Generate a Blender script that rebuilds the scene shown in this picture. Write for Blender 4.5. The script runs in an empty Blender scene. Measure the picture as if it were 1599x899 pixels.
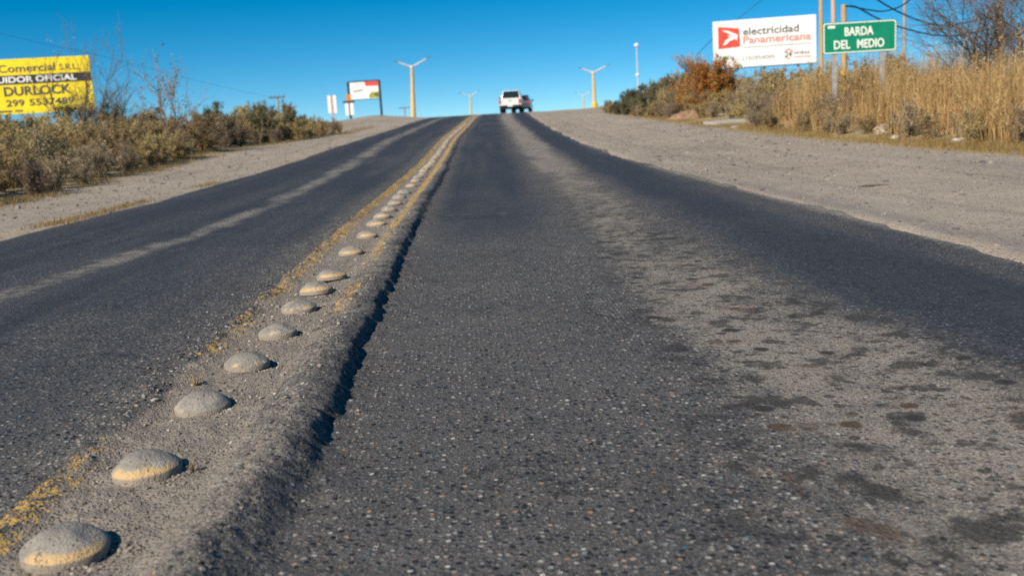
import bpy, bmesh, math, random
import numpy as np
from mathutils import Matrix, Vector

SC = bpy.context.scene
COL = SC.collection
rad = math.radians

# ------------------------------------------------------------------ camera
CAM_H = 0.87
cam_data = bpy.data.cameras.new('camera')
cam_data.sensor_width = 36.0
cam_data.lens = 35.0
cam_data.clip_start = 0.05
cam_data.clip_end = 9000
cam_data.dof.use_dof = True
cam_data.dof.focus_distance = 3.9
cam_data.dof.aperture_fstop = 3.3
cam = bpy.data.objects.new('camera', cam_data)
COL.objects.link(cam)
cam.matrix_world = (Matrix.Translation((0, 0, CAM_H)) @ Matrix.Rotation(rad(-2.067), 4, 'Z')
                    @ Matrix.Rotation(rad(80.352), 4, 'X') @ Matrix.Rotation(rad(-3.4), 4, 'Z'))
SC.camera = cam

# ------------------------------------------------------------------ sky, sun, exposure
SUN_EL, SUN_AZ = 35.0, 220.0          # azimuth clockwise from +Y
world = bpy.data.worlds.new('World')
SC.world = world
world.use_nodes = True
wn = world.node_tree
bg = wn.nodes['Background']
sky = wn.nodes.new('ShaderNodeTexSky')
sky.sky_type = 'NISHITA'
sky.sun_disc = False
sky.sun_elevation = rad(SUN_EL)
sky.sun_rotation = rad(SUN_AZ)
sky.altitude = 600
sky.air_density = 1.0
sky.dust_density = 0.0
sky.ozone_density = 3.0
_tc = wn.nodes.new('ShaderNodeTexCoord')
_mp = wn.nodes.new('ShaderNodeMapping')      # a little extra height on every direction: clear dry air, no yellow haze at the horizon
_mp.inputs['Scale'].default_value = (1, 1, 1.75)
_mp.inputs['Location'].default_value = (0, 0, .075)
wn.links.new(_tc.outputs['Generated'], _mp.inputs[0])
wn.links.new(_mp.outputs[0], sky.inputs[0])
hsv = wn.nodes.new('ShaderNodeHueSaturation')
hsv.inputs['Saturation'].default_value = 1.5
hsv.inputs['Hue'].default_value = 0.487
wn.links.new(sky.outputs[0], hsv.inputs['Color'])
wn.links.new(hsv.outputs[0], bg.inputs['Color'])
bg.inputs['Strength'].default_value = 0.096
sun_data = bpy.data.lights.new('sun', 'SUN')
sun_data.energy = 5.0
sun_data.angle = rad(0.55)
sun_data.color = (1.0, 0.875, 0.72)
sun = bpy.data.objects.new('sun', sun_data)
COL.objects.link(sun)
_sd = Vector((math.sin(rad(SUN_AZ)) * math.cos(rad(SUN_EL)), math.cos(rad(SUN_AZ)) * math.cos(rad(SUN_EL)), math.sin(rad(SUN_EL))))
sun.rotation_euler = _sd.to_track_quat('Z', 'Y').to_euler()
sun.location = (-30, -20, 30)
SC.view_settings.view_transform = 'Standard'
SC.view_settings.look = 'None'
SC.view_settings.exposure = 0.34
SC.view_settings.gamma = 1.0
SC.view_settings.use_curve_mapping = False
SC.render.engine = 'CYCLES'
SC.cycles.use_denoising = False
SC.cycles.max_bounces = 6
SC.cycles.sample_clamp_indirect = 4.0
SC.cycles.sample_clamp_direct = 8.0
SC.cycles.transparent_max_bounces = 8

# ------------------------------------------------------------------ terrain profile
PY = [-200, 0, 16, 20, 25, 30, 36, 42, 50, 58, 65, 72, 80, 86, 100, 140, 200, 400, 5000]
PZ = [-2, 0, 0, .04, .11, .24, .37, .49, .67, .87, 1.05, 1.19, 1.31, 1.31, 1.1, .3, -1, -3, -10]
CY = [-200, 0, 12, 20, 30, 36, 42, 50, 58, 65, 72, 80, 100, 200, 400, 5000]
CX = [0, 0, 0, .1, .2, .33, .53, .8, 1.05, 1.3, 1.6, 2.0, 3.1, 9, 22, 322]


def _smooth_table(ys, zs, win):
    Y = np.arange(-200, 500, .5)
    z = np.interp(Y, ys, zs)
    k = np.ones(win) / win
    zp = np.concatenate([np.full(win, z[0]), z, z[-1] + np.arange(1, win + 1) * (z[-1] - z[-2])])
    return Y, np.convolve(zp, k, 'same')[win:-win]


_TY, _TZ = _smooth_table(PY, PZ, 13)
_TCY, _TCX = _smooth_table(CY, CX, 17)


def prof(Y):
    Y = np.asarray(Y, float)
    return np.where(Y < 480, np.interp(Y, _TY, _TZ), np.interp(Y, PY, PZ))


def cx(Y):
    Y = np.asarray(Y, float)
    return np.where(Y < 480, np.interp(Y, _TCY, _TCX), np.interp(Y, CY, CX))


def hash2(ix, iy, seed):
    h = (ix.astype(np.int64) * 374761393 + iy.astype(np.int64) * 668265263 + seed * 1274126177) & 0xFFFFFFFF
    h = ((h ^ (h >> 13)) * 1274126177) & 0xFFFFFFFF
    h = h ^ (h >> 16)
    return (h & 0xFFFFFF) / float(0xFFFFFF)


def vn(x, y, seed=0):
    x, y = np.broadcast_arrays(np.asarray(x, float), np.asarray(y, float))
    ix, iy = np.floor(x), np.floor(y)
    fx, fy = x - ix, y - iy
    fx, fy = fx * fx * (3 - 2 * fx), fy * fy * (3 - 2 * fy)
    a, b = hash2(ix, iy, seed), hash2(ix + 1, iy, seed)
    c, d = hash2(ix, iy + 1, seed), hash2(ix + 1, iy + 1, seed)
    return (a * (1 - fx) + b * fx) * (1 - fy) + (c * (1 - fx) + d * fx) * fy


def fbm(x, y, seed=0, o=4):
    s, a, t = 0., .5, 0.
    for i in range(o):
        s = s + a * vn(np.asarray(x) * 2 ** i, np.asarray(y) * 2 ** i, seed + i * 17)
        t += a
        a *= .5
    return s / t


def sst(a, b, x):
    t = np.clip((x - a) / (b - a), 0, 1)
    return t * t * (3 - 2 * t)


def gauss(x, w):
    return np.exp(-(x / w) ** 2)


U_DOME, U_LEFT, U_RIGHT = -0.87, -4.42, 2.86


def step_edge(Y):
    return -0.475 + .05 * (fbm(Y * 1.3, 3.3, 5) - .5) * 2 + .03 * (vn(Y * 9, 1.7, 8) - .5) + .020 * (vn(Y * 24, 2.7, 9) - .5) + .010 * (vn(Y * 60, 3.7, 10) - .5) - .015 * sst(2.6, 1.9, Y)


def road_h(u, Y):
    """height of the asphalt above the terrain profile"""
    ue = step_edge(Y)
    far = sst(34, 14, Y)
    soft = sst(3.0, 2.0, Y)
    hstep = .031 * (.35 + .65 * far)
    wid = .022 + .10 * soft
    z = hstep * (1 - sst(-wid, .012 + .03 * soft, u - ue))
    lip = gauss(u - ue + .095 + .02 * soft, .105) * (.024 * (.3 + .7 * far)) * (1 + .25 * soft)
    lip = lip * (.45 + .6 * fbm(Y * 1.7, u * 2, 23, 3) + .5 * fbm(Y * 6, u * 6, 25, 2)) * (1 - sst(-.02, .012, u - ue) * (1 - soft))
    z = z + lip
    z = z - .016 * sst(-1.12, -1.0, u + .04 * (vn(Y * 4, 7, 4) - .5)) * (1 - sst(-.74, -.62, u))
    rough = sst(-1.5, -1.05, u) * (1 - sst(.05, .25, u - ue))
    flank = gauss(u - ue + .06, .12) * sst(14, 7, Y)
    z = z + flank * (.016 * (fbm(u * 34, Y * 34, 33, 3) - .5) + .007 * (vn(u * 110, Y * 110, 35) - .5))
    z = z + rough * .013 * (fbm(u * 26, Y * 26, 31, 3) - .5) + rough * .02 * (fbm(u * 6, Y * 6, 37, 2) - .5)
    edge = gauss(u + 1.10 + .06 * (vn(Y * 3, 4, 9) - .5), .07)
    z = z + edge * .030 * (fbm(u * 16, Y * 16, 43, 3) - .40)
    z = z + .012 * (fbm(u * 1.2, Y * .7, 51, 3) - .5) + .0035 * (fbm(u * 40, Y * 40, 77, 2) - .5)
    z = z - .018 * gauss(u - 1.2, .55) - .012 * gauss(u + 2.4, .5)
    # asphalt thins out to the dirt at both sides
    el = U_LEFT + .24 * (fbm(Y * .5, 2, 61, 3) - .5) + .05 * (vn(Y * 4, 3, 62) - .5)
    er = U_RIGHT + .24 * (fbm(Y * .5, 9, 63, 3) - .5) + .06 * (vn(Y * 4, 5, 64) - .5)
    z = z - .10 * sst(.05, -.06, u - el) - .10 * sst(-.05, .06, u - er)
    return z


def road_z(x, Y):
    return prof(Y) + road_h(x - cx(Y), Y)


def ground_z(x, Y):
    u = x - cx(Y)
    z = prof(Y) - .012
    under = sst(U_LEFT - .12, U_LEFT + .25, u) * (1 - sst(U_RIGHT - .25, U_RIGHT + .12, u))
    z = z - .14 * under
    near = sst(150, 60, np.abs(Y)) * sst(120, 40, np.abs(u))
    z = z + near * (.05 * (fbm(u * .5, Y * .35, 91, 4) - .5) + .022 * (fbm(u * 3.1, Y * 2.2, 95, 3) - .5)) * (1 - under)
    z = z + sst(7.6, 9.5, u) * .16 * near + sst(-7.8, -10, u) * .12 * near
    z = z - .05 * gauss(u - 4.6, .8) * near
    z = z - near * .028 * (gauss(u - 4.1 - .3 * (fbm(Y * .15, 1, 97, 2) - .5), .13) + gauss(u - 5.7 - .3 * (fbm(Y * .15, 1, 97, 2) - .5), .13) + .8 * gauss(u + 6.1, .14)) * (.4 + fbm(u, Y * .3, 98, 2))
    z = z + .38 * gauss(u + 9.0, 2.6) * gauss(Y - 82, 5)
    z = z + sst(120, 900, np.abs(u)) * 2.0 * (fbm(u * .004, Y * .004, 99, 3) - .5)
    return z


# ------------------------------------------------------------------ mesh helpers
def mesh_np(name, V, F, smooth=True, attrs=None):
    V = np.asarray(V, np.float32)
    F = np.asarray(F, np.int32)
    me = bpy.data.meshes.new(name)
    n = F.shape[1]
    me.vertices.add(len(V))
    me.vertices.foreach_set('co', V.ravel())
    me.loops.add(F.size)
    me.loops.foreach_set('vertex_index', F.ravel())
    me.polygons.add(len(F))
    me.polygons.foreach_set('loop_start', np.arange(0, F.size, n, dtype=np.int32))
    me.polygons.foreach_set('loop_total', np.full(len(F), n, np.int32))
    me.polygons.foreach_set('use_smooth', np.full(len(F), bool(smooth)))
    for k, v in (attrs or {}).items():
        a = me.attributes.new(k, 'FLOAT', 'POINT')
        a.data.foreach_set('value', np.asarray(v, np.float32).ravel())
    me.update(calc_edges=True)
    return me


def link(name, me, mat=None, parent=None, loc=None, rot=None, scale=None):
    o = bpy.data.objects.new(name, me)
    COL.objects.link(o)
    if mat is not None and me is not None and len(me.materials) == 0:
        me.materials.append(mat)
    if parent is not None:
        o.parent = parent
    if loc is not None:
        o.location = loc
    if rot is not None:
        o.rotation_euler = rot
    if scale is not None:
        o.scale = scale
    return o


def tag(o, label, cat=None, group=None, kind=None):
    o['label'] = label
    if cat:
        o['category'] = cat
    if group:
        o['group'] = group
    if kind:
        o['kind'] = kind
    return o


def thing(name, label, cat, loc=(0, 0, 0), rz=0.0, group=None):
    o = link(name, None, loc=loc, rot=(0, 0, rz))
    return tag(o, label, cat, group)


class B:
    """collects shapes into one mesh"""

    def __init__(s):
        s.bm = bmesh.new()

    def box(s, c, size, rot=None, bevel=0):
        r = bmesh.ops.create_cube(s.bm, size=1)
        vs = r['verts']
        m = Matrix.Translation(c)
        if rot is not None:
            m = m @ rot
        m = m @ Matrix.Diagonal((size[0], size[1], size[2], 1))
        bmesh.ops.transform(s.bm, matrix=m, verts=vs)
        if bevel:
            es = list({e for v in vs for e in v.link_edges})
            bmesh.ops.bevel(s.bm, geom=es, offset=bevel, segments=2, affect='EDGES', profile=.6)
        return s

    def cyl(s, p0, p1, r0, r1=None, seg=10, caps=True):
        r1 = r0 if r1 is None else r1
        p0, p1 = Vector(p0), Vector(p1)
        d = p1 - p0
        r = bmesh.ops.create_cone(s.bm, cap_ends=caps, segments=seg, radius1=r0, radius2=r1, depth=d.length)
        q = d.to_track_quat('Z', 'Y').to_matrix().to_4x4()
        bmesh.ops.transform(s.bm, matrix=Matrix.Translation((p0 + p1) / 2) @ q, verts=r['verts'])
        return s

    def ball(s, c, rx, ry=None, rz=None, sub=2):
        r = bmesh.ops.create_icosphere(s.bm, subdivisions=sub, radius=1)
        bmesh.ops.transform(s.bm, matrix=Matrix.Translation(c) @ Matrix.Diagonal((rx, ry or rx, rz or rx, 1)), verts=r['verts'])
        return s

    def prism(s, pts, axis, a, b):
        """polygon pts (2D) extruded along axis ('x','y','z') from a to b"""
        def v3(p, t):
            return {'x': (t, p[0], p[1]), 'y': (p[0], t, p[1]), 'z': (p[0], p[1], t)}[axis]
        v0 = [s.bm.verts.new(v3(p, a)) for p in pts]
        v1 = [s.bm.verts.new(v3(p, b)) for p in pts]
        n = len(pts)
        s.bm.faces.new(v0)
        s.bm.faces.new(v1[::-1])
        for i in range(n):
            s.bm.faces.new((v0[i], v1[i], v1[(i + 1) % n], v0[(i + 1) % n]))
        return s

    def build(s, name, mat, parent=None, smooth=False, bevel=0, **k):
        if bevel:
            bmesh.ops.bevel(s.bm, geom=list(s.bm.edges), offset=bevel, segments=2, affect='EDGES', profile=.6, clamp_overlap=True)
        bmesh.ops.recalc_face_normals(s.bm, faces=s.bm.faces)
        me = bpy.data.meshes.new(name)
        s.bm.to_mesh(me)
        s.bm.free()
        if smooth:
            me.polygons.foreach_set('use_smooth', [True] * len(me.polygons))
            try:
                me.set_sharp_from_angle(angle=rad(38))
            except Exception:
                pass
        return link(name, me, mat, parent, **k)


def tube_np(pts, radii, seg=6):
    """tube along a poly-line, one mesh"""
    pts = np.asarray(pts, float)
    V, F = [], []
    for i, p in enumerate(pts):
        t = pts[min(i + 1, len(pts) - 1)] - pts[max(i - 1, 0)]
        t = t / (np.linalg.norm(t) + 1e-9)
        a = np.cross(t, (0, 0, 1.) if abs(t[2]) < .9 else (1., 0, 0))
        a /= np.linalg.norm(a)
        b = np.cross(t, a)
        for k in range(seg):
            w = 2 * math.pi * k / seg
            V.append(p + radii[i] * (a * math.cos(w) + b * math.sin(w)))
    for i in range(len(pts) - 1):
        for k in range(seg):
            k2 = (k + 1) % seg
            F.append((i * seg + k, i * seg + k2, (i + 1) * seg + k2, (i + 1) * seg + k))
    return np.array(V), np.array(F)


# ------------------------------------------------------------------ material helpers
class N:
    def __init__(s, name):
        s.m = bpy.data.materials.new(name)
        s.m.use_nodes = True
        s.t = s.m.node_tree
        s.t.nodes.clear()
        s.out = s.t.nodes.new('ShaderNodeOutputMaterial')
        s.b = s.t.nodes.new('ShaderNodeBsdfPrincipled')
        s.t.links.new(s.b.outputs[0], s.out.inputs[0])

    def set(s, sock, v):
        if v is None:
            return
        if isinstance(v, bpy.types.NodeSocket):
            s.t.links.new(v, sock)
        elif isinstance(v, (tuple, list)) and len(v) == 3 and sock.type == 'RGBA':
            sock.default_value = (*v, 1)
        else:
            sock.default_value = v

    def node(s, typ, **k):
        n = s.t.nodes.new(typ)
        for a, b in k.items():
            setattr(n, a, b)
        return n

    def bs(s, **k):
        for a, v in k.items():
            s.set(s.b.inputs[a.replace('_', ' ')], v)
        return s

    def pos(s):
        return s.node('ShaderNodeNewGeometry').outputs['Position']

    def obj(s):
        return s.node('ShaderNodeTexCoord').outputs['Object']

    def rnd(s):
        return s.node('ShaderNodeObjectInfo').outputs['Random']

    def attr(s, name):
        return s.node('ShaderNodeAttribute', attribute_name=name).outputs['Fac']

    def noise(s, vec, scale, detail=4, rough=.6, out=0, dist=0):
        n = s.node('ShaderNodeTexNoise')
        s.set(n.inputs['Vector'], vec)
        n.inputs['Scale'].default_value = scale
        n.inputs['Detail'].default_value = detail
        n.inputs['Roughness'].default_value = rough
        n.inputs['Distortion'].default_value = dist
        return n.outputs[out]

    def vor(s, vec, scale, feature='F1', rand=1):
        n = s.node('ShaderNodeTexVoronoi', feature=feature)
        s.set(n.inputs['Vector'], vec)
        n.inputs['Scale'].default_value = scale
        n.inputs['Randomness'].default_value = rand
        return n.outputs

    def math(s, op, a, b=None, clamp=False):
        n = s.node('ShaderNodeMath', operation=op, use_clamp=clamp)
        s.set(n.inputs[0], a)
        s.set(n.inputs[1], b)
        return n.outputs[0]

    def ss(s, x, a, b, c=0., d=1.):
        n = s.node('ShaderNodeMapRange', interpolation_type='SMOOTHSTEP')
        s.set(n.inputs['Value'], x)
        s.set(n.inputs['From Min'], a)
        s.set(n.inputs['From Max'], b)
        s.set(n.inputs['To Min'], c)
        s.set(n.inputs['To Max'], d)
        return n.outputs[0]

    def mix(s, f, a, b, mode='MIX'):
        n = s.node('ShaderNodeMix', data_type='RGBA', blend_type=mode)
        s.set(n.inputs[0], f)
        s.set(n.inputs[6], a)
        s.set(n.inputs[7], b)
        return n.outputs[2]

    def ramp(s, f, stops, interp='LINEAR'):
        n = s.node('ShaderNodeValToRGB')
        n.color_ramp.interpolation = interp
        e = n.color_ramp.elements
        while len(e) < len(stops):
            e.new(.5)
        for i, (p, c) in enumerate(stops):
            e[i].position = p
            e[i].color = (*c, 1)
        s.set(n.inputs[0], f)
        return n.outputs[0]

    def sep(s, c):
        n = s.node('ShaderNodeSeparateColor')
        s.set(n.inputs[0], c)
        return n.outputs

    def xyz(s, v):
        n = s.node('ShaderNodeSeparateXYZ')
        s.set(n.inputs[0], v)
        return n.outputs

    def bump(s, h, strength=.5, dist=.01):
        n = s.node('ShaderNodeBump')
        n.inputs['Strength'].default_value = strength
        n.inputs['Distance'].default_value = dist
        s.set(n.inputs['Height'], h)
        s.set(s.b.inputs['Normal'], n.outputs[0])
        return s


def simple(name, col, rough=.6, metal=0., var=.12, scale=6., spec=.4, dirt=None, bumpy=0.):
    """plain paint or metal with faint grime and uneven gloss"""
    n = N(name)
    p = n.obj()
    a = n.noise(p, scale, 5)
    d = tuple(c * (1 - 2.2 * var) for c in col)
    l = tuple(min(1, c * (1 + var)) for c in col)
    c = n.ramp(a, [(.25, d), (.55, col), (.8, l)])
    if dirt:
        c = n.mix(n.ss(n.noise(p, scale * .6, 6, .7), .52, .72), c, dirt)
    n.bs(Base_Color=c, Roughness=n.ss(a, .3, .7, max(.05, rough - .1), min(1, rough + .12)), Metallic=metal)
    n.b.inputs['Specular IOR Level'].default_value = spec
    if bumpy:
        n.bump(n.noise(p, scale * 12, 3), bumpy, .004)
    return n.m


M = {}


def asphalt_material():
    n = N('worn_asphalt')
    p = n.pos()
    dust, soil, paint, dark = n.attr('dust'), n.attr('soil'), n.attr('paint'), n.attr('dark')
    big = n.noise(p, .9, 5, .6)
    mid = n.noise(p, 9, 5, .65)
    fine = n.noise(p, 130, 3, .7)
    binder = n.ramp(n.math('ADD', n.math('MULTIPLY', big, .5), n.math('MULTIPLY', mid, .5)),
                    [(.3, (.074, .078, .083)), (.5, (.132, .134, .136)), (.7, (.205, .203, .198))])
    grit = n.noise(p, 300, 2, .6)
    binder = n.mix(n.ss(fine, .35, .68), n.mix(.55, binder, (.0, .0, .0)), n.mix(.32, binder, (.28, .255, .225)))
    binder = n.mix(n.ss(grit, .35, .7, .35, 0.), binder, (.01, .01, .01))
    stops = [(.0, (.006, .011, .020)), (.22, (.010, .018, .030)), (.40, (.028, .034, .044)), (.52, (.095, .095, .098)),
             (.66, (.23, .225, .22)), (.84, (.42, .40, .37)), (.90, (.38, .23, .14)), (.945, (.04, .12, .14)), (1, (.58, .555, .51))]
    v1 = n.vor(p, 54)
    r1 = n.sep(v1['Color'])
    s1 = n.ss(v1['Distance'], n.math('MULTIPLY_ADD', r1[1], .26), .46, 1., 0.)
    n_ma = s1.node.inputs['From Min'].links[0].from_node
    n_ma.inputs[2].default_value = .10
    v2 = n.vor(p, 128)
    r2 = n.sep(v2['Color'])
    s2 = n.ss(v2['Distance'], .26, .38, 1., 0.)
    c = n.mix(n.math('MULTIPLY', s2, n.ss(r2[1], .25, .4)), binder, n.ramp(r2[0], stops))
    c = n.mix(n.math('MULTIPLY', s1, n.ss(r1[2], .18, .26)), c, n.ramp(r1[0], stops))
    # polished bitumen of the wheel tracks, plus darker lip flank and far lane
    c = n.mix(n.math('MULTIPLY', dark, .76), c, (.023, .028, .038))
    # dust trodden into the surface
    dn = n.math('ADD', n.math('MULTIPLY', mid, .55), n.math('MULTIPLY', fine, .45))
    patch = n.noise(p, 5.5, 6, .72)
    dm = n.ss(n.math('ADD', n.math('MULTIPLY', dust, .95), n.math('ADD', n.math('MULTIPLY', n.math('SUBTRACT', dn, .5), 1.1), n.math('MULTIPLY', n.math('SUBTRACT', patch, .5), 1.3))), .16, .80)
    show = n.math('MULTIPLY', n.math('MAXIMUM', n.math('MULTIPLY', s1, n.ss(r1[2], .18, .26)), n.math('MULTIPLY', s2, .6)), .80)
    dm = n.math('MULTIPLY', dm, n.math('SUBTRACT', 1., n.math('MULTIPLY', show, n.ss(soil, .1, .5, 1., .2))))
    c = n.mix(n.math('MULTIPLY', dm, .85), c, n.mix(n.ss(fine, .3, .7), (.135, .124, .106), (.44, .395, .325)))
    # hairline cracks and tar seams
    cw = n.noise(p, 1.1, 6, .62)
    ck = n.math('MULTIPLY', n.ss(n.math('ABSOLUTE', n.math('SUBTRACT', cw, .5)), .0, .0065, 1., 0.), n.ss(n.noise(p, .7, 2), .46, .56))
    c = n.mix(n.math('MULTIPLY', ck, n.ss(soil, 0., .3, .75, 0.)), c, (.012, .012, .013))
    # drips of oil on the dusty band
    wob = n.mix(.035, p, n.noise(p, 12, 2, out=1), 'ADD')
    v3 = n.vor(wob, 6.4)
    r3 = n.sep(v3['Color'])
    sp = n.math('MULTIPLY', n.ss(v3['Distance'], n.math('MULTIPLY', r3[1], .22), n.math('MULTIPLY_ADD', r3[1], .30), 1., 0.), n.ss(r3[0], .18, .22))
    sp.node.inputs[0].links[0].from_node.inputs['From Max'].links[0].from_node.inputs[2].default_value = .05
    v4 = n.vor(wob, 15)
    r4 = n.sep(v4['Color'])
    sp4 = n.math('MULTIPLY', n.ss(v4['Distance'], .22, .32, 1., 0.), n.ss(r4[0], .48, .5))
    bl = n.ss(n.noise(p, 6.5, 4, .6), .52, .61)
    v6 = n.vor(wob, 31)
    sp6 = n.math('MULTIPLY', n.ss(v6['Distance'], .20, .34, 1., 0.), n.ss(n.sep(v6['Color'])[0], .55, .58))
    spots = n.math('MULTIPLY', n.math('MAXIMUM', n.math('MAXIMUM', n.math('MAXIMUM', sp, n.math('MULTIPLY', sp6, .7)), n.math('MULTIPLY', sp4, .8)), n.math('MULTIPLY', bl, .80)), n.ss(dust, .0, .3))
    spots = n.math('MULTIPLY', spots, n.attr('drip'))
    c = n.mix(n.math('MULTIPLY', spots, .97), c, n.mix(n.ss(r3[2], .94, .96), (.034, .032, .030), (.085, .058, .040)))
    # loose soil of the centre strip
    v5 = n.vor(p, 95)
    r5 = n.sep(v5['Color'])
    sc_ = n.mix(mid, (.165, .145, .122), (.35, .31, .26))
    sc_ = n.mix(n.ss(v5['Distance'], .15, .42, .6, 0.), sc_, n.ramp(r5[0], [(0, (.07, .062, .055)), (.6, (.22, .19, .16)), (1, (.42, .38, .33))]))
    sm = n.ss(n.math('ADD', soil, n.math('MULTIPLY', n.math('SUBTRACT', dn, .5), 1.0)), .36, .62)
    c = n.mix(sm, c, sc_)
    # yellow paint left in flakes
    flake = n.math('ADD', n.math('MULTIPLY', n.noise(p, 26, 4, .7), .75), n.math('MULTIPLY', fine, .35))
    pm = n.ss(n.math('ADD', paint, n.math('MULTIPLY', n.math('SUBTRACT', flake, .55), 3.2)), .78, .88)
    c = n.mix(n.math('MULTIPLY', pm, .93), c, n.mix(n.noise(p, 60, 3), (.44, .27, .07), (.68, .45, .13)))
    h = n.math('ADD', n.math('ADD', n.math('MULTIPLY', s1, n.math('MULTIPLY', r1[2], .9)), n.math('MULTIPLY', s2, .35)), n.math('MULTIPLY', fine, .8))
    h = n.math('ADD', h, n.math('MULTIPLY', n.ss(v5['Distance'], .05, .45, 1., 0.), n.math('MULTIPLY', sm, .9)))
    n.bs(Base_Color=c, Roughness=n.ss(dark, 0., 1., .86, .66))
    n.b.inputs['Specular IOR Level'].default_value = .3
    n.bump(h, 1.0, .0075)
    return n.m


def soil_material():
    n = N('stony_soil')
    p = n.pos()
    big = n.noise(p, .35, 5, .6)
    mid = n.noise(p, 3.2, 5, .65)
    fine = n.noise(p, 45, 4, .7)
    c = n.ramp(n.math('ADD', n.math('MULTIPLY', big, .5), n.math('MULTIPLY', mid, .5)),
               [(.3, (.28, .238, .190)), (.5, (.40, .348, .284)), (.7, (.50, .44, .36))])
    c = n.mix(n.ss(fine, .3, .75, .0, .4), c, (.16, .135, .115))
    v = n.vor(p, 22)
    r = n.sep(v['Color'])
    st = n.math('MULTIPLY', n.ss(v['Distance'], .16, .34, 1., 0.), n.ss(r[1], .45, .55))
    c = n.mix(n.math('MULTIPLY', st, .8), c, n.ramp(r[0], [(0, (.08, .075, .075)), (.4, (.2, .175, .155)), (.8, (.33, .29, .25)), (1, (.5, .46, .4))]))
    v2 = n.vor(p, 60)
    r2 = n.sep(v2['Color'])
    c = n.mix(n.math('MULTIPLY', n.ss(v2['Distance'], .15, .4, .75, 0.), n.ss(r2[1], .4, .6)), c,
              n.ramp(r2[0], [(0, (.09, .08, .075)), (.6, (.25, .215, .18)), (1, (.46, .41, .35))]))
    stm = n.node('ShaderNodeMapping')
    stm.inputs['Scale'].default_value = (1.6, .16, 1)
    n.set(stm.inputs[0], p)
    c = n.mix(n.ss(n.noise(stm.outputs[0], 1.0, 5, .6), .5, .72, 0., .42), c, (.20, .172, .145))
    g = n.attr('grass')
    gm = n.ss(n.math('ADD', g, n.math('MULTIPLY', n.math('SUBTRACT', mid, .5), 1.4)), .4, .75)
    c = n.mix(gm, c, n.mix(fine, (.26, .19, .08), (.46, .35, .16)))
    gr = n.attr('grey')
    c = n.mix(n.math('MULTIPLY', n.ss(n.math('ADD', gr, n.math('MULTIPLY', n.math('SUBTRACT', mid, .5), .8)), .35, .8), .75), c,
              n.mix(fine, (.14, .132, .128), (.27, .25, .235)))
    h = n.math('ADD', n.math('ADD', n.math('MULTIPLY', st, 1.), n.math('MULTIPLY', fine, .8)), n.ss(v2['Distance'], .1, .45, .5, 0.))
    n.bs(Base_Color=c, Roughness=.95)
    n.b.inputs['Specular IOR Level'].default_value = .15
    n.bump(h, .8, .02)
    return n.m


def stone_material(name, cols):
    n = N(name)
    a = n.attr('rnd')
    c = n.ramp(a, cols)
    c = n.mix(n.ss(n.noise(n.pos(), 180, 3), .3, .7, 0., .35), c, (.30, .26, .21))
    n.bs(Base_Color=c, Roughness=.9)
    return n.m


def dome_material():
    n = N('painted_concrete_stud')
    o = n.obj()
    g = n.node('ShaderNodeNewGeometry')
    x = n.xyz(o)
    r = n.rnd()
    off = n.node('ShaderNodeCombineXYZ')
    n.set(off.inputs[0], n.math('MULTIPLY', r, 37.))
    n.set(off.inputs[1], n.math('MULTIPLY', r, 91.))
    va = n.node('ShaderNodeVectorMath', operation='ADD')
    n.set(va.inputs[0], o)
    n.set(va.inputs[1], off.outputs[0])
    q = va.outputs[0]
    a = n.noise(q, 22, 5, .6)
    f = n.noise(q, 150, 3, .7)
    c = n.ramp(n.math('ADD', n.math('MULTIPLY', a, .6), n.math('MULTIPLY', f, .4)),
               [(.32, (.15, .142, .126)), (.5, (.29, .27, .235)), (.68, (.42, .385, .33))])
    # grey that darkens towards the crown
    c = n.mix(n.ss(n.math('ADD', x[2], n.math('MULTIPLY', n.math('SUBTRACT', a, .5), .03)), .020, .042, 0., .45), c, (.14, .135, .125))
    v = n.vor(q, 75)
    pit = n.math('MULTIPLY', n.ss(v['Distance'], .10, .24, 1., 0.), n.ss(n.sep(v['Color'])[0], .55, .62))
    c = n.mix(n.math('MULTIPLY', pit, .7), c, (.05, .048, .045))
    # worn yellow on the face that meets the traffic
    face = n.ss(n.math('MULTIPLY', n.math('SUBTRACT', x[1], n.math('MULTIPLY', x[0], .35)), -1.), .022, .050)
    hb = n.math('MULTIPLY', n.ss(x[2], -.004, .002), n.ss(n.math('ADD', x[2], n.math('MULTIPLY', n.math('SUBTRACT', a, .5), .03)), .010, .020, 1., 0.))
    pm = n.math('MULTIPLY', n.math('MULTIPLY', face, hb), n.ss(n.math('ADD', n.math('ADD', n.math('MULTIPLY', a, .7), n.math('MULTIPLY', f, .4)), n.math('MULTIPLY', n.math('SUBTRACT', r, .5), .30)), .45, .56))
    c = n.mix(n.math('MULTIPLY', pm, .9), c, n.mix(f, (.48, .31, .13), (.74, .52, .26)))
    dst = n.ss(x[2], -.006, .003, .7, 0.)
    c = n.mix(dst, c, (.30, .25, .20))
    n.bs(Base_Color=c, Roughness=.88)
    n.bump(n.math('SUBTRACT', n.math('ADD', f, n.math('MULTIPLY', a, 1.2)), n.math('MULTIPLY', pit, 1.2)), .9, .008)
    return n.m


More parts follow.
